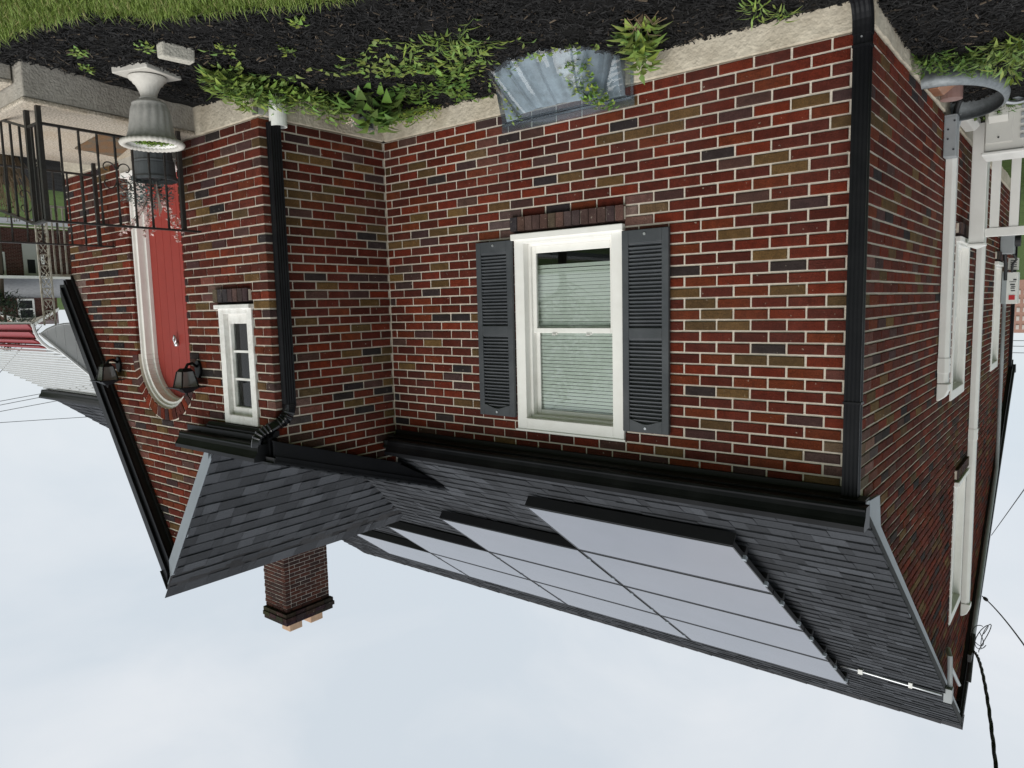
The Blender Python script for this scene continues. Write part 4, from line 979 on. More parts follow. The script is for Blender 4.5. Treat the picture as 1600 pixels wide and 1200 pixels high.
# ------------------------------------------------------------------ lanterns
def lantern(x, z, label):
    t = thing('wall_lantern', label, 'lantern', (x, EY, z), 'lanterns beside the arched door')
    m = MB(T_entry); m.prism([(x + .045 * math.cos(a), z + .075 * math.sin(a)) for a in [i * math.pi / 8 for i in range(16)]], lambda a, b, s: (a, s, b), .001, .022); m.build('back_plate', 'black', t, bevel=.004)
    m = MB(T_entry); m.tube([(x, .02, z - .02), (x, .06, z - .05), (x, .10, z - .045), (x, .12, z - .01)], .012, 8); m.build('arm', 'black', t, smooth=True)
    cz, n0 = z + .02, .125
    R_ = lambda r, zz, k=4: [(x + r * sx, n0 + r * sy, zz) for sx, sy in ((-1, -1), (1, -1), (1, 1), (-1, 1))]
    m = MB(T_entry); m.hexa(R_(.03, cz - .035) + R_(.048, cz - .01)); m.build('cup', 'black', t)
    m = MB(T_entry); m.hexa(R_(.044, cz - .008) + R_(.068, cz + .115)); m.build('shade', 'lanternglass', t)
    m = MB(T_entry)
    for (a, b), (c, d) in zip(((-1, -1), (1, -1), (1, 1), (-1, 1)), ((-1, -1), (1, -1), (1, 1), (-1, 1))):
        m.tube([(x + .046 * a, n0 + .046 * b, cz - .009), (x + .07 * a, n0 + .07 * b, cz + .116)], .006, 6)
    m.build('corner_bars', 'black', t)
    m = MB(T_entry); m.hexa(R_(.112, cz + .116) + R_(.108, cz + .124)); m.hexa(R_(.078, cz + .1245) + R_(.022, cz + .165)); m.tube([(x, n0, cz + .165), (x, n0, cz + .19)], [.014, .006], 8); m.build('roof', 'black', t)
lantern(4.79, 1.83, 'black wall lantern between the red door and the small window')
lantern(6.27, 1.84, 'black wall lantern on the far side of the red door by the rake')

# ------------------------------------------------------------------ urn, block, pot, small fittings
ux, uy = 4.035, -1.79; uz = gz(ux, uy) + .018
t = thing('urn_planter', 'pale footed urn planter with rope rim standing in the mulch', 'planter', (ux, uy, uz))
m = MB(); ca, sa = math.cos(-.33), math.sin(-.33)
sq = lambda r, z: [(ux + r * (ca * a - sa * b), uy + r * (sa * a + ca * b), uz + z) for a, b in ((-1, -1), (1, -1), (1, 1), (-1, 1))]
m.hexa(sq(.15, -.05) + sq(.148, .022)); m.build('plinth', 'urn', t, bevel=.006)
m = MB(); m.lathe([(.118, .03), (.115, .045), (.1, .052), (.092, .07), (.08, .078), (.068, .1), (.056, .125), (.05, .15), (.055, .158), (.062, .163), (.055, .17), (.05, .175)], (ux, uy, uz), 40, lambda a, i: .025 * math.cos(a * 16) if 4 < i < 8 else 0); m.build('foot', 'urn', t, smooth=True)
m = MB(); m.lathe([(.05, .172), (.085, .182), (.105, .195), (.11, .205), (.106, .212), (.112, .23), (.12, .28), (.125, .33), (.132, .38), (.145, .42), (.165, .45)], (ux, uy, uz), 104, lambda a, i: .07 * abs(math.sin(a * 8)) if i > 4 else 0, tw=7); m.build('bowl', 'urnbody', t, smooth=True)
m = MB(); k = 120; rp = []
for i in range(k):
    a = 2 * math.pi * i / k
    for j in range(8):
        b = 2 * math.pi * j / 8; rr = .022 * (1 + .16 * math.cos(3 * b * 0 + a * 38 + b)); m.v.append((ux + (.178 + rr * math.cos(b)) * math.cos(a), uy + (.178 + rr * math.cos(b)) * math.sin(a), uz + .456 + rr * .85 * math.sin(b)))
for i in range(k):
    for j in range(8): m.f.append((i * 8 + j, i * 8 + (j + 1) % 8, ((i + 1) % k) * 8 + (j + 1) % 8, ((i + 1) % k) * 8 + j)); m.c.append((1, 1, 1))
m.build('rim', M['urn'], t, smooth=True)
m = MB(); m.lathe([(.162, .46), (.152, .445), (.148, .425), (.0, .425)], (ux, uy, uz), 32); m.build('inner_bowl', 'oldwhite', t, smooth=True)
m = MB(); m.tube([(ux, uy, uz + .426), (ux, uy, uz + .431)], .142, 24); m.build('soil', 'mulchbase', t)
um = MB()
def leaf(mb, p, d, Ln, w, col, curl=.25, up=None):
    p, d = Vector(p), Vector(d).normalized(); s = d.cross(up or Vector((0, 0, 1)))
    if s.length < .05: s = Vector((1, 0, 0))
    s.normalize(); n = s.cross(d); mb.col = col; fold = ru(.1, .35)
    a = p; b = p + d * Ln * .38 - n * 0; tip = p + d * Ln - n * curl * Ln
    l1 = p + d * Ln * .3 + s * w + n * fold * w; r1 = p + d * Ln * .3 - s * w + n * fold * w; m2 = p + d * Ln * .62 - n * curl * Ln * .35
    l2 = m2 + s * w * .6 + n * fold * w * .5; r2 = m2 - s * w * .6 + n * fold * w * .5
    mb.add([tuple(q) for q in (a, l1, b, r1, l2, m2, r2, tip)], [(0, 2, 1), (0, 3, 2), (1, 2, 5, 4), (2, 3, 6, 5), (4, 5, 7), (5, 6, 7)])
def gcol(base=(.075, .15, .03), v=.35):
    g = ru(1 - v, 1 + v); y = ru(.85, 1.25); return (base[0] * g * y, base[1] * g, base[2] * g * ru(.7, 1.2))
for i in range(420):
    a, r = ru(0, 6.28), .14 * math.sqrt(rnd())
    leaf(um, (ux + r * math.cos(a), uy + r * math.sin(a), uz + .43 + ru(0, .012)), (ru(-1, 1), ru(-1, 1), ru(.1, .8)), ru(.012, .025), .006, gcol((.15, .26, .03)))
um.build('moss', 'leaf', t)
bx_, by_ = 3.46, -1.885; z0 = gz(bx_, by_) + .015
m = MB(); a = 1.68; c_, s_ = math.cos(a), math.sin(a)
q = lambda u, v, z: (bx_ + u * c_ - v * s_, by_ + u * s_ + v * c_, z0 + z + .02 * u)
m.hexa([q(-.1, -.045, -.01), q(.1, -.05, -.01), q(.095, .05, -.01), q(-.1, .045, -.01), q(-.098, -.042, .075), q(.1, -.048, .07), q(.094, .046, .075), q(-.096, .042, .08)])
tag(m.build('concrete_block', 'block', bevel=.01), 'loose pale concrete block lying on the mulch near the urn', 'block')
# tall pot with plants on the porch
pxx, pyy = 4.80, -1.42
t = thing('tall_planter', 'tall dark grey pot with silvery foliage and blossom twigs beside the red door', 'planter', (pxx, pyy, 0))
m = MB(); m.lathe([(0, .0), (.12, .0), (.125, .02), (.14, .19), (.148, .2), (.146, .215), (.15, .22), (.155, .31), (.165, .325), (.165, .345), (.15, .345), (.14, .32), (0, .32)], (pxx, pyy, 0), 40, lambda a, i: .012 * math.cos(a * 20) if 1 < i < 4 else 0); m.build('pot', 'pot', t, smooth=False)
m = MB()
for i in range(620):
    a, r = ru(0, 6.28), .18 * math.sqrt(rnd()); p = (pxx + .08 + r * 1.1 * math.cos(a), pyy - .03 + r * math.sin(a), .36 + ru(-.06, .2) * (1.2 - r * 3))
    g = ru(.5, 1.3); leaf(m, p, (math.cos(a) + ru(-.6, .6), math.sin(a) + ru(-.6, .6), ru(-.4, .9)), ru(.02, .05), ru(.008, .016), (.11 * g, .14 * g, .135 * g))
m.build('foliage', 'leaf', t)
m = MB(); fl = MB()
for k in range(7):
    a = ru(0, 6.28); x, y, z = pxx + ru(-.05, .1), pyy + ru(-.06, .06), .36; P = [(x, y, z)]; dx, dy = .025 * math.cos(a) + .015, .025 * math.sin(a)
    for j in range(9):
        x += dx + ru(-.012, .012); y += dy + ru(-.012, .012); z += ru(.03, .055); P.append((x, y, z))
        if j > 1:
            for _ in range(3):
                fx, fy, fz = x + ru(-.02, .02), y + ru(-.02, .02), z + ru(-.015, .02)
                m.tube([(x, y, z), (fx, fy, fz)], .0012, 4)
                for w_ in range(5): leaf(fl, (fx, fy, fz), (ru(-1, 1), ru(-1, 1), ru(-.5, 1)), ru(.018, .028), .009, (.72, .56, .53))
    m.tube(P, .0022, 5)
m.build('twigs', 'wood', t); fl.build('blossoms', 'leaf', t)
m = MB()
for k in range(9):
    P = [(pxx - .08, pyy - .03, .36)]; a = ru(-.5, .5)
    for j in range(6): P.append((pxx - .08 - .02 * j * (1 + a), pyy - .03 - .008 * j, .36 + .075 * j - .004 * j * j * (1 + abs(a))))
    m.tube(P, .0022, 4)
m.build('dried_grass', mat('dried_grass', (.42, .39, .34), .8), t)
# small pipe stub and box on the foundation of the return wall
m = MB(); m.tube([(LX - .01, -.36, -.1), (LX - .05, -.36, -.105), (LX - .055, -.36, -.19)], .011, 8); m.tube([(LX - .055, -.36, -.11), (LX - .055, -.36, -.075)], .016, 8); tag(m.build('pipe_stub', 'conduit'), 'short grey pipe stub with fitting on the foundation of the entry', 'pipe')
t = thing('outlet_box', 'small weathered green metal outlet box on the entry foundation', 'electrical box', (LX - .04, -.22, -.12))
m = MB(T_ret); m.box(.165, .275, .012, .075, -.155, -.075); m.build('housing', mat('green_grey_metal', (.13, .15, .14), .6, .3, 25, metal=.3), t, bevel=.005)
m = MB(T_ret); m.box(.19, .25, .0755, .0775, -.145, -.09); m.build('opening', 'inner', t)
m = MB(T_ret); m.box(.16, .28, .012, .082, -.0745, -.069); m.build('lid', 'steel', t)

# ------------------------------------------------------------------ window well bubble cover
t = thing('window_well_cover', 'clear plastic bubble cover over a basement window well below the shuttered window', 'well cover', (1.91, -.25, -.18))
BX0, BX1 = 1.385, 2.44; BC = (BX0 + BX1) / 2; BRX = (BX1 - BX0) / 2
def bub(a, v, off=0, rib=0):     # a 0..pi around, v 0 bottom .. 1 top
    k = 1 - .62 * v ** 1.25; rr = rib * .022 * (1 - v * .4)
    x = BC - (BRX - .02 + off) * math.cos(a) * (1 if abs(math.cos(a)) > .98 else (1 - .30 * v)) ; y = -.012 - (.47 * k + off + rr) * math.sin(a) ** .75
    return (x, y, -.19 + .265 * v)
def bubble_surf(off, ribbed, na=60, nv=8):
    m = MB()
    for i in range(na + 1):
        a = math.pi * i / na; rib = 1 if ribbed and (i % 10) in (3, 4, 5, 6) else 0
        for j in range(nv + 1): m.v.append(bub(a, j / nv, off, rib))
    for i in range(na):
        for j in range(nv): m.f.append((i * (nv + 1) + j, (i + 1) * (nv + 1) + j, (i + 1) * (nv + 1) + j + 1, i * (nv + 1) + j + 1)); m.c.append((1, 1, 1))
    return m
m = bubble_surf(0, True); top = [bub(math.pi * i / 60, 1, 0, 1 if (i % 10) in (3, 4, 5, 6) else 0) for i in range(61)]
m.quad(*top[::-1])
m.build('shell', 'plastic', t, recalc=False)
m = bubble_surf(-.035, True); m.build('liner', mat('dull_galvanised', (.26, .30, .325), .65, .35, 14, .2, 40, stain=(.12, .13, .13), stain_scale=6, stain_amt=.6), t, recalc=False)
m = MB(); m.box(BX0 - .012, BX1 + .012, -.016, -.012, .07, .135); m.build('top_flange', 'plastic', t)
m = MB(); m.tube([(BX0, -.02, .085), (BX1, -.02, .085)], .008, 6); m.build('hinge_bead', 'plastic', t)
for s in (BX0 - .006, BX1 - .014):
    m = MB(); m.box(s, s + .02, -.02, -.012, -.19, .069); m.build('side_flange', 'plastic', t)

# ------------------------------------------------------------------ plants
def plant(name, label, cat, spots, n, h, Ls, ws, base, group=None, stems=True, upright=.35, curl=.3, vine=0):
    x0, y0 = spots[0][0], spots[0][1]
    t = thing(name, label, cat, (x0, y0, gz(x0, y0)), group)
    m = MB(); st = MB(); tw = sum(s[2] for s in spots)
    for (sx, sy, sr) in spots:
        k = max(3, int(n * sr / tw))
        for i in range(k):
            a, r = ru(0, 6.283), sr * rnd() ** .6; x, y = sx + r * math.cos(a), sy + r * math.sin(a)
            z = gz(x, y) + .01 + ru(.05, 1) * h * (1 - .6 * (r / sr) ** 2)
            if y > -.015 and x < LX and x > 0: y = -.015 - rnd() * .03
            leaf(m, (x, y, z), (math.cos(a) + ru(-.9, .9), math.sin(a) + ru(-.9, .9), ru(-.25, upright * 2)), ru(*Ls), ru(*ws), gcol(base), curl)
            if stems and i % 3 == 0:
                st.tube([(sx + (x - sx) * .3, sy + (y - sy) * .3, gz(sx, sy)), ((sx * .3 + x * .7), (sy * .3 + y * .7), gz(x, y) + (z - gz(x, y)) * .7), (x, y, z)], .0018, 4, cap=False)
    for i in range(vine):
        sx, sy, sr = random.choice(spots); x, y = sx, sy; P = []; a = ru(0, 6.28)
        for j in range(10):
            a += ru(-.6, .6); x += .05 * math.cos(a); y += .05 * math.sin(a)
            if y > -.03: y = -.03
            P.append((x, y, gz(x, y) + ru(.01, .03)))
            leaf(m, P[-1], (ru(-1, 1), ru(-1, 1), ru(0, .6)), ru(*Ls), ru(*ws), gcol(base), curl)
        st.tube(P, .0016, 4, cap=False)
    m.build('leaves', 'leaf', t, recalc=False, smooth=True)
    if st.v: stuff(st.build('stems', M['stem'], t))
    return t
M['stem'] = mat('green_stem', (.07, .11, .03), .7)
G1, G2, G3 = (.20, .30, .08), (.125, .22, .055), (.25, .36, .065)
plant('weed_clump', 'dense light green weeds against the entry foundation right of the white drain pipe', 'weed', [(3.60, -1.48, .14), (3.66, -1.30, .15), (3.62, -1.12, .14)], 640, .2, (.045, .095), (.012, .021), G1, 'weeds in the mulch bed', upright=.5, vine=4)
plant('weed_clump', 'leafy weeds spilling around the white drain pipe at the entry corner', 'weed', [(3.52, -.95, .14), (3.50, -.76, .12), (3.55, -.60, .07)], 380, .17, (.04, .085), (.012, .02), G1, 'weeds in the mulch bed', upright=.5, vine=3)
t = plant('perennial', 'broad leaved perennial with a pale blossom near the inner corner of the wall', 'plant', [(3.22, -.60, .15), (3.08, -.46, .12), (3.30, -.42, .10)], 120, .27, (.10, .17), (.026, .042), G2, upright=.3)
m = MB()
for i in range(40): leaf(m, (3.27 + ru(-.03, .03), -.72 + ru(-.03, .03), .03 + ru(-.02, .02)), (ru(-1, 1), ru(-1, 1), ru(-.2, 1)), .018, .008, (.66, .56, .46))
m.build('blossom', 'leaf', t)
plant('weed_clump', 'bright yellow green weeds tucked into the inner corner of the foundation', 'weed', [(3.40, -.20, .12), (3.25, -.16, .12), (3.05, -.14, .09)], 300, .12, (.02, .045), (.007, .012), G3, 'weeds in the mulch bed', upright=.5)
plant('bindweed', 'sprawling bindweed patch in the middle of the mulch bed', 'weed', [(2.75, -1.0, .18), (2.62, -.84, .16), (2.42, -.78, .15), (2.30, -.62, .14)], 120, .06, (.035, .065), (.014, .022), G1, 'weeds in the mulch bed', vine=12)
plant('bindweed', 'bindweed creeping over the mulch between the perennial and the well cover', 'weed', [(2.80, -.48, .16), (2.60, -.36, .12), (2.68, -.22, .1), (2.45, -.5, .1)], 170, .09, (.035, .065), (.014, .022), G2, 'weeds in the mulch bed', vine=8)
plant('weed_clump', 'flat rosette of lance shaped weeds in the open mulch', 'weed', [(2.05, -.98, .13), (2.2, -.95, .15), (1.98, -.82, .1)], 100, .07, (.06, .10), (.007, .011), G1, 'weeds in the mulch bed', vine=6)
plant('perennial', 'glossy broad leaved perennial beside the well cover at the foundation', 'plant', [(1.17, -.30, .09), (1.10, -.44, .09), (1.22, -.18, .06)], 150, .2, (.06, .11), (.02, .032), G1, upright=.4)
t = thing('dead_shrub', 'tangle of bare brown stems beside the glossy perennial', 'plant', (1.02, -.55, gz(1, -.55)))
m = MB()
for i in range(16):
    a = ru(0, 6.28); r = ru(.06, .16); m.tube([(1.02, -.55, gz(1, -.55)), (1.02 + r * .5 * math.cos(a), -.55 + r * .5 * math.sin(a), -.17 + ru(.02, .1)), (1.02 + r * math.cos(a + .3), -.55 + r * math.sin(a + .3), -.18 + ru(0, .09))], .002, 4)
m.build('stems', 'wood', t)
plant('weed_clump', 'grassy weeds on the mulch near the foundation left of the perennial', 'weed', [(.50, -.27, .07), (.42, -.14, .05)], 60, .07, (.05, .09), (.005, .008), G1, 'weeds in the mulch bed')
m0 = plant('vine', 'leafy vine growing up inside and over the plastic well cover', 'vine', [(1.62, -.20, .05)], 12, .05, (.03, .05), (.012, .02), G1)
m = MB()
for i in range(230):
    t_ = rnd(); x = 1.60 + ru(-.1, .1) * (1.2 - .5 * t_) + .05 * math.sin(t_ * 5); z = -.12 + .26 * t_; y = -.06 - .24 * (1 - t_) - ru(0, .06)
    leaf(m, (x, y, z), (ru(-1, 1), ru(-1.2, .3), ru(-.3, .9)), ru(.025, .05), ru(.009, .016), gcol(G3 if rnd() < .5 else G2))
for i in range(40):
    t_ = rnd(); leaf(m, (2.25 + ru(-.06, .06), -.05 - .34 * (1 - t_) - ru(0, .05), -.15 + .24 * t_), (ru(-1, 1), ru(-1.2, .3), ru(-.3, .9)), ru(.02, .045), ru(.009, .014), gcol(G1))
for i in range(45):
    a = rnd(); leaf(m, (1.35 + a * .75, -.33 - .2 * math.sin(a * 3.14) - ru(0, .05), -.16 + ru(0, .05)), (ru(-1, 1), ru(-1, .5), ru(0, .8)), ru(.03, .05), ru(.012, .018), gcol(G1))
m.build('climbing_leaves', 'leaf', m0)
for (x, y, lb) in ((3.95, -2.24, 'tiny weed sprout in the mulch in front of the porch corner'), (4.21, -2.10, 'small round leaved seedling between the porch and the urn'), (3.56, -2.02, 'small weed sprout between the urn and the lawn edge'), (3.22, -1.70, 'small weed sprout beside the concrete block'), (2.93, -1.46, 'small weed sprout in bare mulch in front of the drain pipe'), (2.54, -1.66, 'small weed sprout at the lawn edge in the mulch')):
    plant('weed_sprout', lb, 'weed', [(x, y, .045)], 22, .045, (.025, .045), (.01, .015), G1, 'weed sprouts in the mulch')
plant('weed_clump', 'leafy weeds along the side foundation next to the steel window well', 'weed', [(-.10, .98, .10), (-.22, 1.12, .12), (-.33, 1.2, .12)], 240, .12, (.04, .08), (.009, .015), G2, 'weeds beside the side wall', upright=.5)
plant('weed_clump', 'taller grassy weeds at the outer edge of the side bed', 'weed', [(-.47, 1.05, .14), (-.52, 1.3, .16), (-.6, .95, .12)], 300, .18, (.05, .11), (.006, .013), G1, 'weeds beside the side wall', upright=.7)
plant('weed_clump', 'dark weeds growing behind the steel window well', 'weed', [(-.22, 2.75, .15), (-.35, 2.62, .1)], 160, .09, (.04, .08), (.008, .013), G2, 'weeds beside the side wall')

# ------------------------------------------------------------------ awning, posts beyond the entry
t = thing('metal_awning', 'white slatted metal awning with red front slats beyond the entry gable', 'awning', (9.4, -.8, 1.4))
prof = [(-1.47, 1.44), (-1.462, 1.51), (-1.44, 1.58), (-1.40, 1.64), (-1.35, 1.69)]
for i in range(1, 19): prof.append((-1.35 + 1.3 * i / 18, 1.69 + .76 * i / 18 - .02 * math.sin(math.pi * i / 18)))
for i, ((y0, z0), (y1, z1)) in enumerate(zip(prof, prof[1:])):
    m = MB(); dy, dz = y1 - y0, z1 - z0; l_ = math.hypot(dy, dz); ny, nz = -dz / l_, dy / l_; h = .05
    m.prism([(y0 + ny * h, z0 + nz * h), (y1 + dy * .3, z1 + dz * .3), (y1 + dy * .3 - ny * .005, z1 + dz * .3 - nz * .005), (y0 + ny * (h - .022), z0 + nz * (h - .022))], lambda a, b, s: (s, a, b), 7.5, 11.4)
    m.build('slat', 'awnred' if i < 4 else 'awnwhite', t)
m = MB(); m.tube([(7.49, y, z) for y, z in prof], .016, 6); m.build('edge_trim', 'awnwhite', t)
m = MB(); m.box(7.5, 11.4, -1.495, -1.465, 1.42, 1.45); m.build('front_trim', 'tan', t)
# side wing of vertical boards
W0 = [(-1.42, 1.545), (-1.36, 1.50), (-1.28, 1.465), (-1.2, 1.45), (-1.1, 1.445), (-1.0, 1.445), (-.9, 1.445), (-.8, 1.45)]
for (a, za), (b, zb) in zip(W0, W0[1:]):
    f = lambda y: 1.545 + (y + 1.42) * 1.04
    m = MB(); m.prism([(a + .002, za), (b - .002, zb), (b - .002, f(b)), (a + .002, f(a))], lambda y, z, s: (s, y, z), 7.452, 7.462); m.build('wing_board', 'awnwhite', t)
m = MB(); m.prism([(-1.43, 1.535), (-.8, 2.19), (-.8, 2.215), (-1.44, 1.55)], lambda y, z, s: (s, y, z), 7.44, 7.47); m.tube([(7.45, y, z) for y, z in W0], .009, 6); m.build('wing_frame', 'awnwhite', t)
def lattice_post(x, y, label):
    t = thing('lattice_post', label, 'post', (x, y, -.3), 'cast iron awning posts')
    for s in (-1, 1):
        m = MB(); m.box(x - .008, x + .008, y + s * .052 - .007, y + s * .052 + .007, -.35, 1.46); m.build('upright', 'lattice', t)
    m = MB(); zz = -.3; k = 0
    while zz < 1.4:
        for s in (-1, 1):
            P = [(x, y + s * (.008 + .034 * math.sin(a)) , zz + .03 + .05 * math.cos(a) * (1 - a / 9)) for a in [i * 4.4 / 12 for i in range(13)]]
            m.tube(P, .0048, 5)
        m.tube([(x, y - .03, zz), (x, y + .03, zz + .1)], .004, 5); m.tube([(x, y + .03, zz), (x, y - .03, zz + .1)], .004, 5)
        zz += .115; k += 1
        if k % 4 == 0: m.box(x - .006, x + .006, y - .05, y + .05, zz - .004, zz + .004)
    m.build('scrollwork', 'lattice', t)
lattice_post(7.5, -1.31, 'ornate pale cast iron post under the near end of the awning')
t = thing('patio_railing', 'pale iron patio railing between the awning posts and the entry wall', 'railing', (7.6, -1.1, -.3))
m = MB(); m.box(7.585, 7.615, -1.27, .0, .93, .955); m.build('top_rail', 'lattice', t)
m = MB(); m.box(7.585, 7.615, -1.27, .0, .22, .24); m.build('bottom_rail', 'lattice', t)
for i in range(9):
    m = MB(); y = -1.23 + i * .055; m.box(7.592, 7.608, y - .007, y + .007, .24, .93); m.build('baluster', 'lattice', t)
t = thing('leafless_shrub', 'tangled dark shrub growing beside the patio beyond the porch', 'shrub', (7.6, -1.75, -.3))
m = MB(); lf = MB()
for i in range(130):
    a = ru(0, 6.28); r = ru(.05, .28); zt = ru(-.1, .42); P = [(7.6 + r * .3 * math.cos(a), -1.55 + r * .3 * math.sin(a), -.35), (7.6 + r * .8 * math.cos(a + .3), -1.55 + r * .8 * math.sin(a + .3), zt * .5 - .1), (7.6 + r * math.cos(a), -1.55 + r * math.sin(a), zt)]
    m.tube(P, .003, 4)
    for k in range(3): leaf(lf, P[2], (ru(-1, 1), ru(-1, 1), ru(-.5, 1)), ru(.015, .03), .008, gcol((.05, .05, .02)))
m.build('branches', 'wood', t); lf.build('leaves', 'leaf', t)

# ------------------------------------------------------------------ house across the street, far things
K = 1.646; Cv = Vector(CAM)
def far(y, z, x=30.0): return tuple(Cv + (Vector((x, y, z)) - Cv) * K)
FXp = far(0, 0)[0]
fy = lambda y: far(y, 0)[1]; fz = lambda z: far(0, z)[2]
t = thing('neighbour_house', 'brick house with grey porch roof and dormer across the street', 'house', (FXp + 3, fy(6), fz(-2.1)))
def nwall(mb, y0, y1, z0, z1, x, holes=()):
    nz_ = int((z1 - z0) / .08) or 1; 
    for i in range(nz_):
        a, b = z0 + (z1 - z0) * i / nz_, z0 + (z1 - z0) * (i + 1) / nz_
        w = .25; y = y0 - (w / 2 if i % 2 else 0)
        while y < y1:
            p, q = max(y0, y), min(y1, y + w)
            if q > p and not any(p < h[1] and q > h[0] and a < h[3] and b > h[2] for h in holes):
                g = ru(.6, 1.2); mb.col = (.10 * g, .035 * g, .027 * g); mb.box(x, x + .05, p + .006, q - .006, a + .005, b - .005)
            y += w
Yl, Yr = fy(3.2), fy(8.2)
m = MB(); m.box(FXp + .02, FXp + 6, Yl + .02, Yr - .02, fz(-2.1), fz(-.1)); m.box(FXp + 2.42, FXp + 6, fy(5.0), fy(7.2), fz(-.1), fz(1.5)); m.build('core', 'mortar', t)
m = MB(); nwall(m, Yl, Yr, fz(-1.9), fz(-.08), FXp); nwall(m, fy(4.95), fy(7.25), fz(.55), fz(1.66), FXp + 2.38); stuff(m.build('brickwork', 'nbrick', t))
m = MB(); m.col = (.13, .135, .14)
m.hexa([(FXp - 1.8, Yl - .3, fz(-.07)), (FXp - 1.8, Yr + .3, fz(-.07)), (FXp + 2.4, Yr + .3, fz(.58)), (FXp + 2.4, Yl - .3, fz(.58)), (FXp - 1.8, Yl - .3, fz(-.02)), (FXp - 1.8, Yr + .3, fz(-.02)), (FXp + 2.4, Yr + .3, fz(.63)), (FXp + 2.4, Yl - .3, fz(.63))]); m.build('porch_roof', mat('far_shingle', (.15, .155, .16), .9, .3, 5, stretch=(1, 1, 6)), t)
m = MB(); m.box(FXp - 1.86, FXp - 1.8, Yl - .32, Yr + .32, fz(-.10), fz(0.0)); m.build('eave_trim', 'white', t)
m = MB(); m.box(FXp - .06, FXp - .005, fy(5.72), fy(6.25), fz(-1.35), fz(-.13)); d_ = m.build('door', 'tan', t)
m = MB(); m.box(FXp - .08, FXp - .062, fy(5.85), fy(6.1), fz(-.75), fz(-.25)); m.build('pane', 'inner', d_)
m = MB(); m.box(FXp - .06, FXp - .005, fy(4.7), fy(5.15), fz(-1.0), fz(-.12)); d_ = m.build('window', 'white', t)
m = MB(); m.box(FXp - .08, FXp - .062, fy(4.78), fy(5.08), fz(-.92), fz(-.2)); m.build('pane', 'inner', d_)
m = MB(); m.box(FXp - 1.9, FXp - 1.88, fy(5.93), fy(6.03), fz(-.85), fz(-.52)); m.build('house_sign', 'white', t)
for k in range(3):
    m = MB(); zz = -.82 + .1 * k; m.box(FXp - 1.91, FXp - 1.902, fy(5.96), fy(6.0), fz(zz), fz(zz + .05)); m.build('house_digit', 'ink', t)
xd = FXp + 2.32
m = MB(); a, b, c, d = fy(5.85), fy(6.42), fz(.66), fz(1.46); 
m.box(xd - .05, xd + .05, a, a + .11, c, d).box(xd - .05, xd + .05, b - .11, b, c, d).box(xd - .05, xd + .05, a + .11, b - .11, c, c + .11).box(xd - .05, xd + .05, a + .11, b - .11, d - .11, d).box(xd - .04, xd + .04, a + .11, b - .11, (c + d) / 2 - .05, (c + d) / 2 + .05); d_ = m.build('dormer_window', 'white', t)
m = MB(); m.box(xd - .02, xd + .02, a + .11, b - .11, c + .11, d - .11); m.build('pane', 'inner', d_)
for (y0, z0, y1, z1) in ((5.0, 1.02, 6.1, 1.72), (6.1, 1.72, 7.2, 1.02), (4.9, .62, 5.35, .62), (5.2, .52, 5.0, .72)):
    m = MB(); A, B = (fy(y0), fz(z0)), (fy(y1), fz(z1)); m.prism([(A[0], A[1]), (B[0], B[1]), (B[0], B[1] + .2), (A[0], A[1] + .2)], lambda p, q, s: (s, p, q), xd - .35, xd - .3); m.build('gable_trim', 'white', t)
m = MB(); m.prism([(fy(5.0), fz(1.02) + .2), (fy(6.1), fz(1.72) + .2), (fy(7.2), fz(1.02) + .2), (fy(6.1), fz(1.5))], lambda p, q, s: (s, p, q), xd - .29, xd + 3); m.build('dormer_roof', 'mortar', t)
# street and pavement across the slope
def strip(name, xa, xb, dz, m):
    struct(MB().hexa([(xa, -60, gz(xa, 0) - .3), (xb, -60, gz(xb, 0) - .3), (xb, 80, gz(xb, 0) - .3), (xa, 80, gz(xa, 0) - .3), (xa, -60, gz(xa, 0) + dz), (xb, -60, gz(xb, 0) + dz), (xb, 80, gz(xb, 0) + dz), (xa, 80, gz(xa, 0) + dz)]).build(name, m))
strip('street', 27, 36, 0, 'asphalt'); strip('pavement', 40.5, 42, .02, 'concrete2')
# trees: conifer in front of the neighbour's dormer, woods far behind on the hill
def conifer(x, y, z0, H, R0, label, base=(.03, .045, .025), n=1500, ls=(.25, .6), group=None):
    t = thing('conifer', label, 'tree', (x, y, z0), group)
    m = MB(); m.tube([(x, y, z0), (x, y, z0 + H * .95)], [.03 * H, .004 * H], 7); m.build('trunk', 'bark', t)
    m = MB(); 
    for i in range(n):
        v = rnd() ** 1.3; r = R0 * (1 - v) ** .85 * (.55 + .45 * rnd()); a = ru(0, 6.28)
        leaf(m, (x + r * math.cos(a), y + r * math.sin(a), z0 + H * (.06 + .94 * v)), (math.cos(a), math.sin(a), ru(-.7, .15)), ru(*ls), ru(.04, .10), gcol(base, .5), .2)
    m.build('crown', 'leaf', t, recalc=False)
q = far(4.72, 1.45, 29.0)
t = thing('evergreen_tree', 'dark rounded evergreen tree in front of the house across the street', 'tree', (q[0], q[1], gz(q[0], q[1])))
m = MB(); m.tube([(q[0], q[1], gz(q[0], q[1]) - .2), (q[0], q[1] - .1, q[2] - 1), (q[0], q[1], q[2] + .6)], [.16, .11, .04], 7)
for i in range(14):
    a = ru(0, 6.28); z = q[2] + ru(-1.6, .4); m.tube([(q[0], q[1], z), (q[0] + ru(.6, 1.3) * math.cos(a), q[1] + ru(.6, 1.3) * math.sin(a), z + ru(.1, .6))], [.03, .008], 5)
m.build('trunk', 'bark', t)
m = MB()
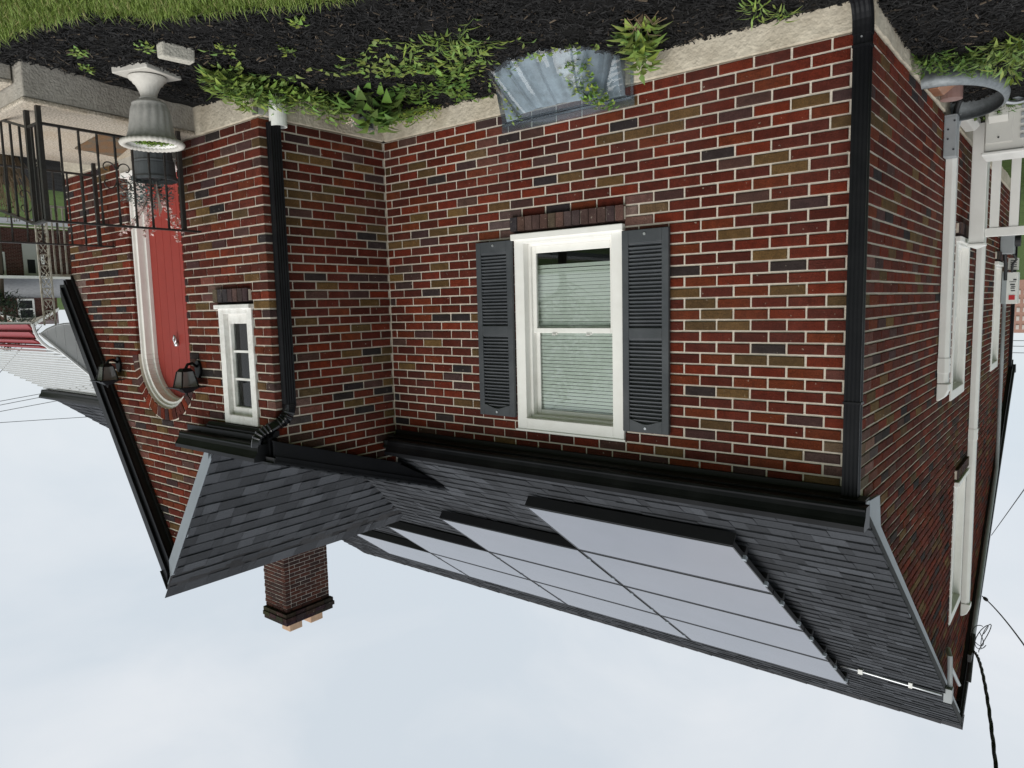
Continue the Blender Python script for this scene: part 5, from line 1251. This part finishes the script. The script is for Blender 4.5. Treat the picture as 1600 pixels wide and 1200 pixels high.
for i in range(2200):
    a, b, r = ru(0, 6.28), ru(-1.4, 1.57), ru(.5, 1) ** .6 * (1.45 + .3 * math.sin(i)); leaf(m, (q[0] + r * math.cos(a) * math.cos(b), q[1] + r * math.sin(a) * math.cos(b), q[2] + r * 1.1 * math.sin(b)), (math.cos(a), math.sin(a), ru(-.8, .8)), ru(.12, .3), ru(.03, .07), gcol((.028, .045, .024), .5))
m.build('crown', 'leaf', t, recalc=False)
t = thing('street_tree', 'bare branched tree reaching in above the awning at the picture edge', 'tree', (34, 3.2, -3.4))
m = MB(); lf = MB(); m.tube([(34, 3.2, -3.5), (34, 3.3, 1), (34, 3.5, 4.5)], [.2, .13, .05], 8)
for i in range(60):
    z = ru(1.5, 5); a = ru(0, 6.28); l_ = ru(.6, 2.6); P = [(34, 3.4, z), (34 + l_ * .5 * math.cos(a), 3.4 + l_ * .5 * math.sin(a), z + .4), (34 + l_ * math.cos(a + .2), 3.4 + l_ * math.sin(a + .2), z + ru(.2, 1))]
    m.tube(P, [.03, .018, .006], 5)
    for k in range(12): leaf(lf, tuple(Vector(P[1]).lerp(Vector(P[2]), rnd()) + Vector((ru(-.2, .2), ru(-.2, .2), ru(-.2, .2)))), (ru(-1, 1), ru(-1, 1), ru(-1, .5)), ru(.1, .2), .05, gcol((.03, .035, .02)))
m.build('trunk', 'bark', t); lf.build('crown', 'leaf', t)
# wires beyond the awning
for i, (a, b, lb) in enumerate(((((40, 2, 5.93), (40, 14, 4.78)), 0, 'uppermost'), (((40, 2, 6.17), (40, 14, 4.9)), 0, ''), (((40, 2, 6.4), (40, 14, 5.3)), 0, ''), (((40, 2, 6.1), (40, 16, 7.0)), 0, ''))):
    m = MB(); m.tube(catenary(*a, .05, 8), .017, 4)
    tag(m.build('utility_wire', 'rubber'), ['lowest thin utility wire in the sky beyond the awning', 'second thin utility wire from below beyond the awning', 'third thin utility wire from below beyond the awning', 'topmost thin utility wire ending at the entry rake'][i], 'wire', 'utility wires')
m = MB(); m.tube([(40, 7.0, 4.55), (40, 9.5, 1.8)], .017, 4); tag(m.build('utility_wire', 'rubber'), 'steep thin wire above the white awning at the picture edge', 'wire', 'utility wires')
for k, z in enumerate((3.72, 4.0, 4.33)):
    m = MB(); m.tube([(-6, 40, z), (6, 40, z)], .02, 4); tag(m.build('utility_wire', 'rubber'), ['lower', 'middle', 'upper'][k] + ' thin wire in the sky behind the side wall', 'wire', 'wires behind the house')
# wooded hill and a red roofed building behind the house
wd = MB()
for i in range(2600):
    x, y = ru(-60, 25), ru(120, 150); z = ru(-6, 1) + 9 * rnd() ** .7 + .6 * math.sin(x * .8) ; 
    z = min(z, 5.6 + .5 * math.sin(x * 1.3)); leaf(wd, (x, y, z), (ru(-1, 1), ru(-1, -.2), ru(-.3, 1)), ru(.8, 1.8), ru(.4, .8), gcol((.035, .055, .035), .4))
stuff(tag(wd.build('distant_woods', 'leaf', recalc=False), 'dark wooded hillside far behind the side wall', 'woods'))
m = MB(); m.col = (.35, .2, .16); m.box(5.0, 7.4, 98, 104, -3, 5.9); m.col = (.5, .45, .42)
for i in range(5):
    for j in range(4): m.box(5.1 + j * .6, 5.4 + j * .6, 97.9, 97.99, 1 + i * 1.0, 1.5 + i * 1.0)
tag(m.build('distant_building', 'nbrick'), 'far reddish building in front of the wooded hill', 'building')
# tree across the street in front of the house, seen as a reflection in the main window
t = thing('leafy_tree', 'leafy tree opposite the house, mirrored in the glass of the main window', 'tree', (16.2, -20.6, gz(16, -20)))
m = MB(); zt = gz(16, -20); m.tube([(16.2, -20.6, zt), (16.2, -20.5, zt + 1.6), (16.1, -20.6, zt + 4)], [.22, .17, .08], 8)
for i in range(18):
    a = ru(0, 6.28); z = zt + ru(1.6, 4); m.tube([(16.2, -20.6, z), (16.2 + 1.6 * math.cos(a), -20.6 + 1.6 * math.sin(a), z + .9)], [.06, .015], 5)
m.build('trunk', 'bark', t)
m = MB()
for i in range(3200):
    a, b = ru(0, 6.28), math.asin(ru(-.8, 1)); r = ru(.35, 1) ** .5 * (2.6 + .5 * math.sin(3 * a + 2 * b)); leaf(m, (16.2 + r * math.cos(a) * math.cos(b), -20.6 + r * math.sin(a) * math.cos(b), zt + 4.6 + r * .95 * math.sin(b)), (math.cos(a), math.sin(a), ru(-.8, .8)), ru(.15, .32), ru(.06, .12), gcol((.05, .09, .03), .45))
m.build('crown', 'leaf', t, recalc=False)
